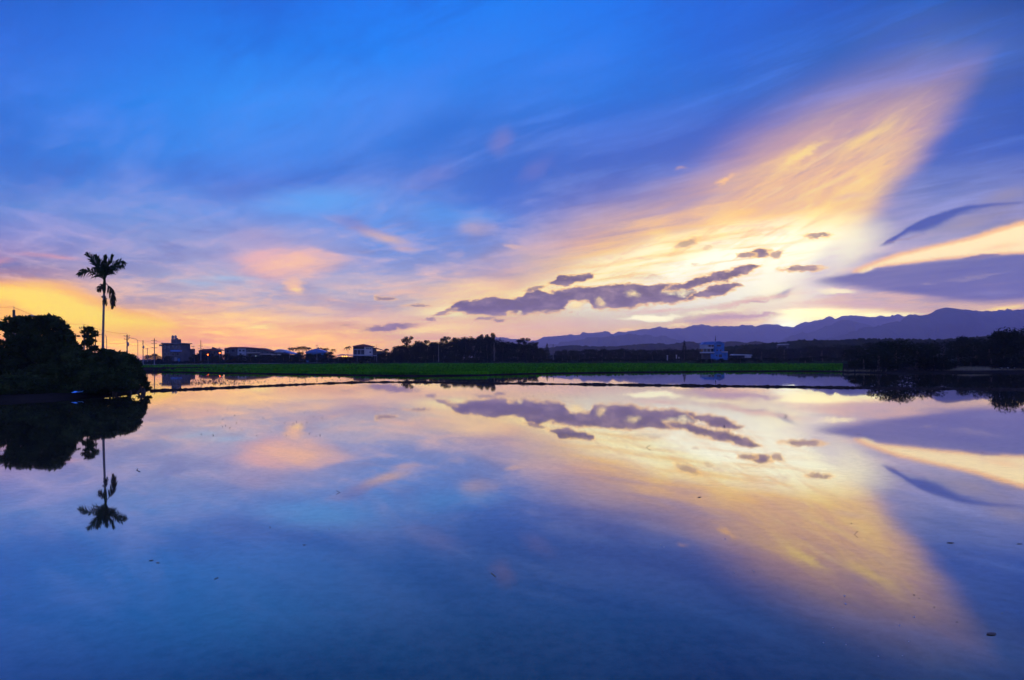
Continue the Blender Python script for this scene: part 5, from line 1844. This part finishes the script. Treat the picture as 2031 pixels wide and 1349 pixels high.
for i in range(2600):
    px = r.choice([r.normal(1935, 22), r.normal(1900, 20), r.uniform(1885, 2040), r.normal(1700, 25)], p=[0.45, 0.2, 0.25, 0.1])
    d = r.uniform(80, 86) if px < 1800 else r.uniform(83, 90)
    p = P(px, 736, d)
    hgt = r.uniform(0.2, 0.75) * (1.0 if 1900 < px < 1965 else 0.6)
    b0 = len(gv)
    a = r.random() * 6.28
    s_ = Vector((math.cos(a), math.sin(a), 0)) * 0.02
    q = Vector((p.x, d, 0.2))
    gv += [q - s_, q + s_, q + Vector((r.normal(0, 0.18), r.normal(0, 0.18), hgt))]
    gf.append((b0, b0 + 1, b0 + 2))
tag(link('dry_grass', mesh_from('dry_grass', gv, gf), M['straw']), 'dry straw-coloured grass on the bank below the right-hand trees', 'grass', kind='stuff')


# ================================================================== bits floating on the near water
def floaters():
    tw = lambda px, py, shape, lb: (px, py, shape, lb)
    V_ = [  # bent stems: photo offsets in pixels
        (275, 933, [(-2, -3), (-4, 0), (3, 3)], 'tiny bent stem standing in the water right of the palm reflection'),
        (673, 977, [(-6, -7), (3, 1), (-5, 6)], 'v-shaped stem floating in the centre-left of the near water'),
        (607, 1081, [(-6, -4), (7, 1), (-6, 4)], 'arrow-shaped stem floating left of centre in the dark blue water'),
        (536, 1046, [(-1, -5), (1, 0), (0, 5)], 'short upright stem left of the arrow-shaped stem'),
        (653, 1050, [(0, -3), (0, 3)], 'speck of stem above the arrow-shaped stem'),
        (953, 1031, [(0, -3), (1, 3)], 'small stem standing in the middle of the near water'),
        (1695, 1060, [(6, -13), (0, -2), (8, 14)], 'long branching stem in the orange reflection on the right'),
        (1689, 1038, [(-1, -3), (1, 0), (0, 3)], 'small curved stem above the branching stem'),
        (1285, 888, [(5, -9), (-3, 0), (4, 9)], 'thin looped stem in the bright reflection'), (1558, 826, [(-2, -6), (2, 0), (-2, 6)], 'thin curved stem in the white reflection below the dyke'),
        (2011, 1107, [(0, -3), (1, 3)], 'small stem near the right edge, below the dark leaf'), (1993, 1191, [(0, -4), (2, 0), (0, 4)], 'curved stem low down near the right edge'),
        (1690, 1140, [(0, -2), (0, 2)], 'speck of stem in the orange reflection'), (978, 1140, [(-4, -3), (5, 4)], 'pale straw lying on the dark blue water'),
        (1436, 846, [(0, -4), (1, 3)], 'tiny dark stem in the white cloud reflection'), (423, 864, [(-1, -3), (1, 2)], 'speck of stem below the far left dyke'),
        (97, 1063, [(0, -2), (0, 2)], 'dark speck of stem left of the palm crown reflection'), (474, 1126, [(0, -4), (0, 2)], 'short stem standing low on the left'),
        (430, 1148, [(-5, 1), (3, -2)], 'small flat stem low on the left')]
    for px, py, pts, lb in V_:
        c = G(px, py)
        k = -(uv(px, py)[1])
        m = MB()
        up = abs(pts[0][0] - pts[-1][0]) <= 3 and len(pts) <= 3
        q = []
        for x, y in pts:
            if up:                      # stands upright in the water
                q.append(Vector((x * c.y / F, 0, (3 - y) * c.y / F * 0.55 - 0.02)))
            else:                       # lies on the water
                g_ = G(px + x, py + y)
                q.append(Vector((g_.x - c.x, (g_.y - c.y), 0.006)))
        m.tube(q, [0.9 * c.y / F * 0.6] * len(q), 5)
        tag(m.build('stem', M['straw'] if 'pale' in lb else M['twig'], None), lb, 'stem', 'stems floating on the near water').location = c
    LV = [(1387, 986.5, 5, 'dark leaf floating in the mauve edge of the orange reflection'), (1885, 1077, 7, 'dark curled leaf on the blue water at the right'), (1966, 1258, 11, 'long dark leaf near the lower right corner'),
          (2022, 1079, 5, 'dark leaf at the right edge level with the curled leaf'), (300, 1112, 5, 'left of two dark leaves on the left water'), (313, 1116.5, 4, 'right of two dark leaves on the left water'),
          (1813, 1180, 2.5, 'dark bit of leaf in the fading orange reflection'), (1823, 1187, 2, 'second dark bit of leaf in the fading orange reflection'), (1988, 1216, 2, 'dark bit of leaf above the long dark leaf'),
          (1882, 1088, 1.6, 'tiny leaf bit under the dark curled leaf'), (1703, 862, 3, 'dark leaf bit in the mauve cloud reflection'), (1949, 897, 2.5, 'dark leaf bit in the bright band reflection'), (1898, 1234, 2.2, 'dark leaf bit left of the long dark leaf'),
          (1853, 1205, 2.2, 'dark leaf bit among the bubbles of the orange reflection'), (1962, 802, 4, 'dark leaf clump near the right end of the dyke'), (1916, 794, 2, 'leaf bit left of the leaf clump by the dyke')]
    for i, (px, py, r_, lb) in enumerate(LV):
        c = G(px, py)
        s_ = r_ * c.y / F
        m = MB()
        n_ = 7
        a = 0.3 + i
        vs = []
        for k_ in range(n_):
            q = k_ / (n_ - 1) * 2 - 1
            w_ = 0.30 * (1 - q * q) + 0.02
            z = 0.01 + 0.22 * q * q
            for sg in (-1, 0, 1):
                vs.append((s_ * q, s_ * sg * w_ * 1.3, s_ * (0.25 * z + 0.03 * abs(sg))))
        fs = [(3 * k_ + j, 3 * k_ + 3 + j, 3 * k_ + 4 + j, 3 * k_ + 1 + j) for k_ in range(n_ - 1) for j in (0, 1)]
        m.add(vs, fs)
        o = m.build('leaf', M['twig'], None, True)
        o.location = (c.x, c.y, 0.004)
        o.rotation_euler = (0, 0, 0.25 * math.sin(a * 3))
        tag(o, lb, 'leaf', 'dead leaves floating on the near water')
    BB = [(1675, 1182, 2.2, 'pale bubble cluster in the lower fringe of the orange reflection'), (1677, 1198, 2.4, 'pale bubble just below the bubble cluster'), (1784, 1241, 2.2, 'bright bubble under the orange reflection'),
          (1813, 1224, 2.0, 'bubble right of the bright bubble under the orange reflection'), (1652, 1245, 1.8, 'faint bubble in the dark blue water at lower right'), (1633, 1275, 1.6, 'faint bubble left of the faint pair at lower right'),
          (1678, 1279, 1.8, 'bubble in the dark blue water below the orange reflection'), (1790, 1301, 1.8, 'lowest bubble in the lower right water'), (1742, 1302, 1.6, 'pale fleck beside the lowest bubble'), (1310, 1081, 1.5, 'left of two white specks in the centre right water'),
          (1317, 1085, 1.3, 'right of two white specks in the centre right water'), (1438, 1069, 1.6, 'white speck at the dark edge of the orange reflection'), (1456, 1136, 1.8, 'left of two white specks below the orange reflection'), (1495, 1133, 1.9, 'right of two white specks below the orange reflection'),
          (1290, 1031, 1.4, 'tiny speck at the left end of the thin orange streak'), (1802, 1273, 1.6, 'bubble above the lowest bubble at lower right')]
    bm_v, bm_f = [], []
    for i in range(7):
        for j in range(12):
            th, ph = i / 6 * 1.57, j / 12 * 6.283
            bm_v.append((math.cos(th) * math.cos(ph), math.cos(th) * math.sin(ph), math.sin(th) * 0.8))
    for i in range(6):
        for j in range(12):
            bm_f.append((i * 12 + j, i * 12 + (j + 1) % 12, (i + 1) * 12 + (j + 1) % 12, (i + 1) * 12 + j))
    me = mesh_from('bubble', bm_v, bm_f, True)
    me.materials.append(M['bubble'])
    for px, py, r_, lb in BB:
        c = G(px, py)
        o = link('bubble', me, loc=c)
        o.scale = (r_ * c.y / F * 0.8,) * 3
        tag(o, lb, 'bubble', 'bubbles on the near water')


floaters()

# ================================================================== the air
hz = MB()
hz.box(-HAZE_X0, HAZE_X, -500, HAZE_Y, -3.2, HAZE_TOP)
hm = bpy.data.materials.new('haze')
hm.use_nodes = True
nt = hm.node_tree
nt.nodes.clear()
pv = nt.nodes.new('ShaderNodeVolumePrincipled')
pv.inputs['Color'].default_value = (*HAZE_COL, 1)
pv.inputs['Density'].default_value = HAZE_DENS
pv.inputs['Anisotropy'].default_value = HAZE_G
ou = nt.nodes.new('ShaderNodeOutputMaterial')
nt.links.new(pv.outputs[0], ou.inputs['Volume'])
tag(hz.build('haze', hm), 'thin blue evening haze filling the air to the mountains', 'haze', kind='stuff')
S.cycles.volume_bounces = 3
S.cycles.max_bounces = 8
S.cycles.transparent_max_bounces = 16
S.cycles.sample_clamp_indirect = 6.0
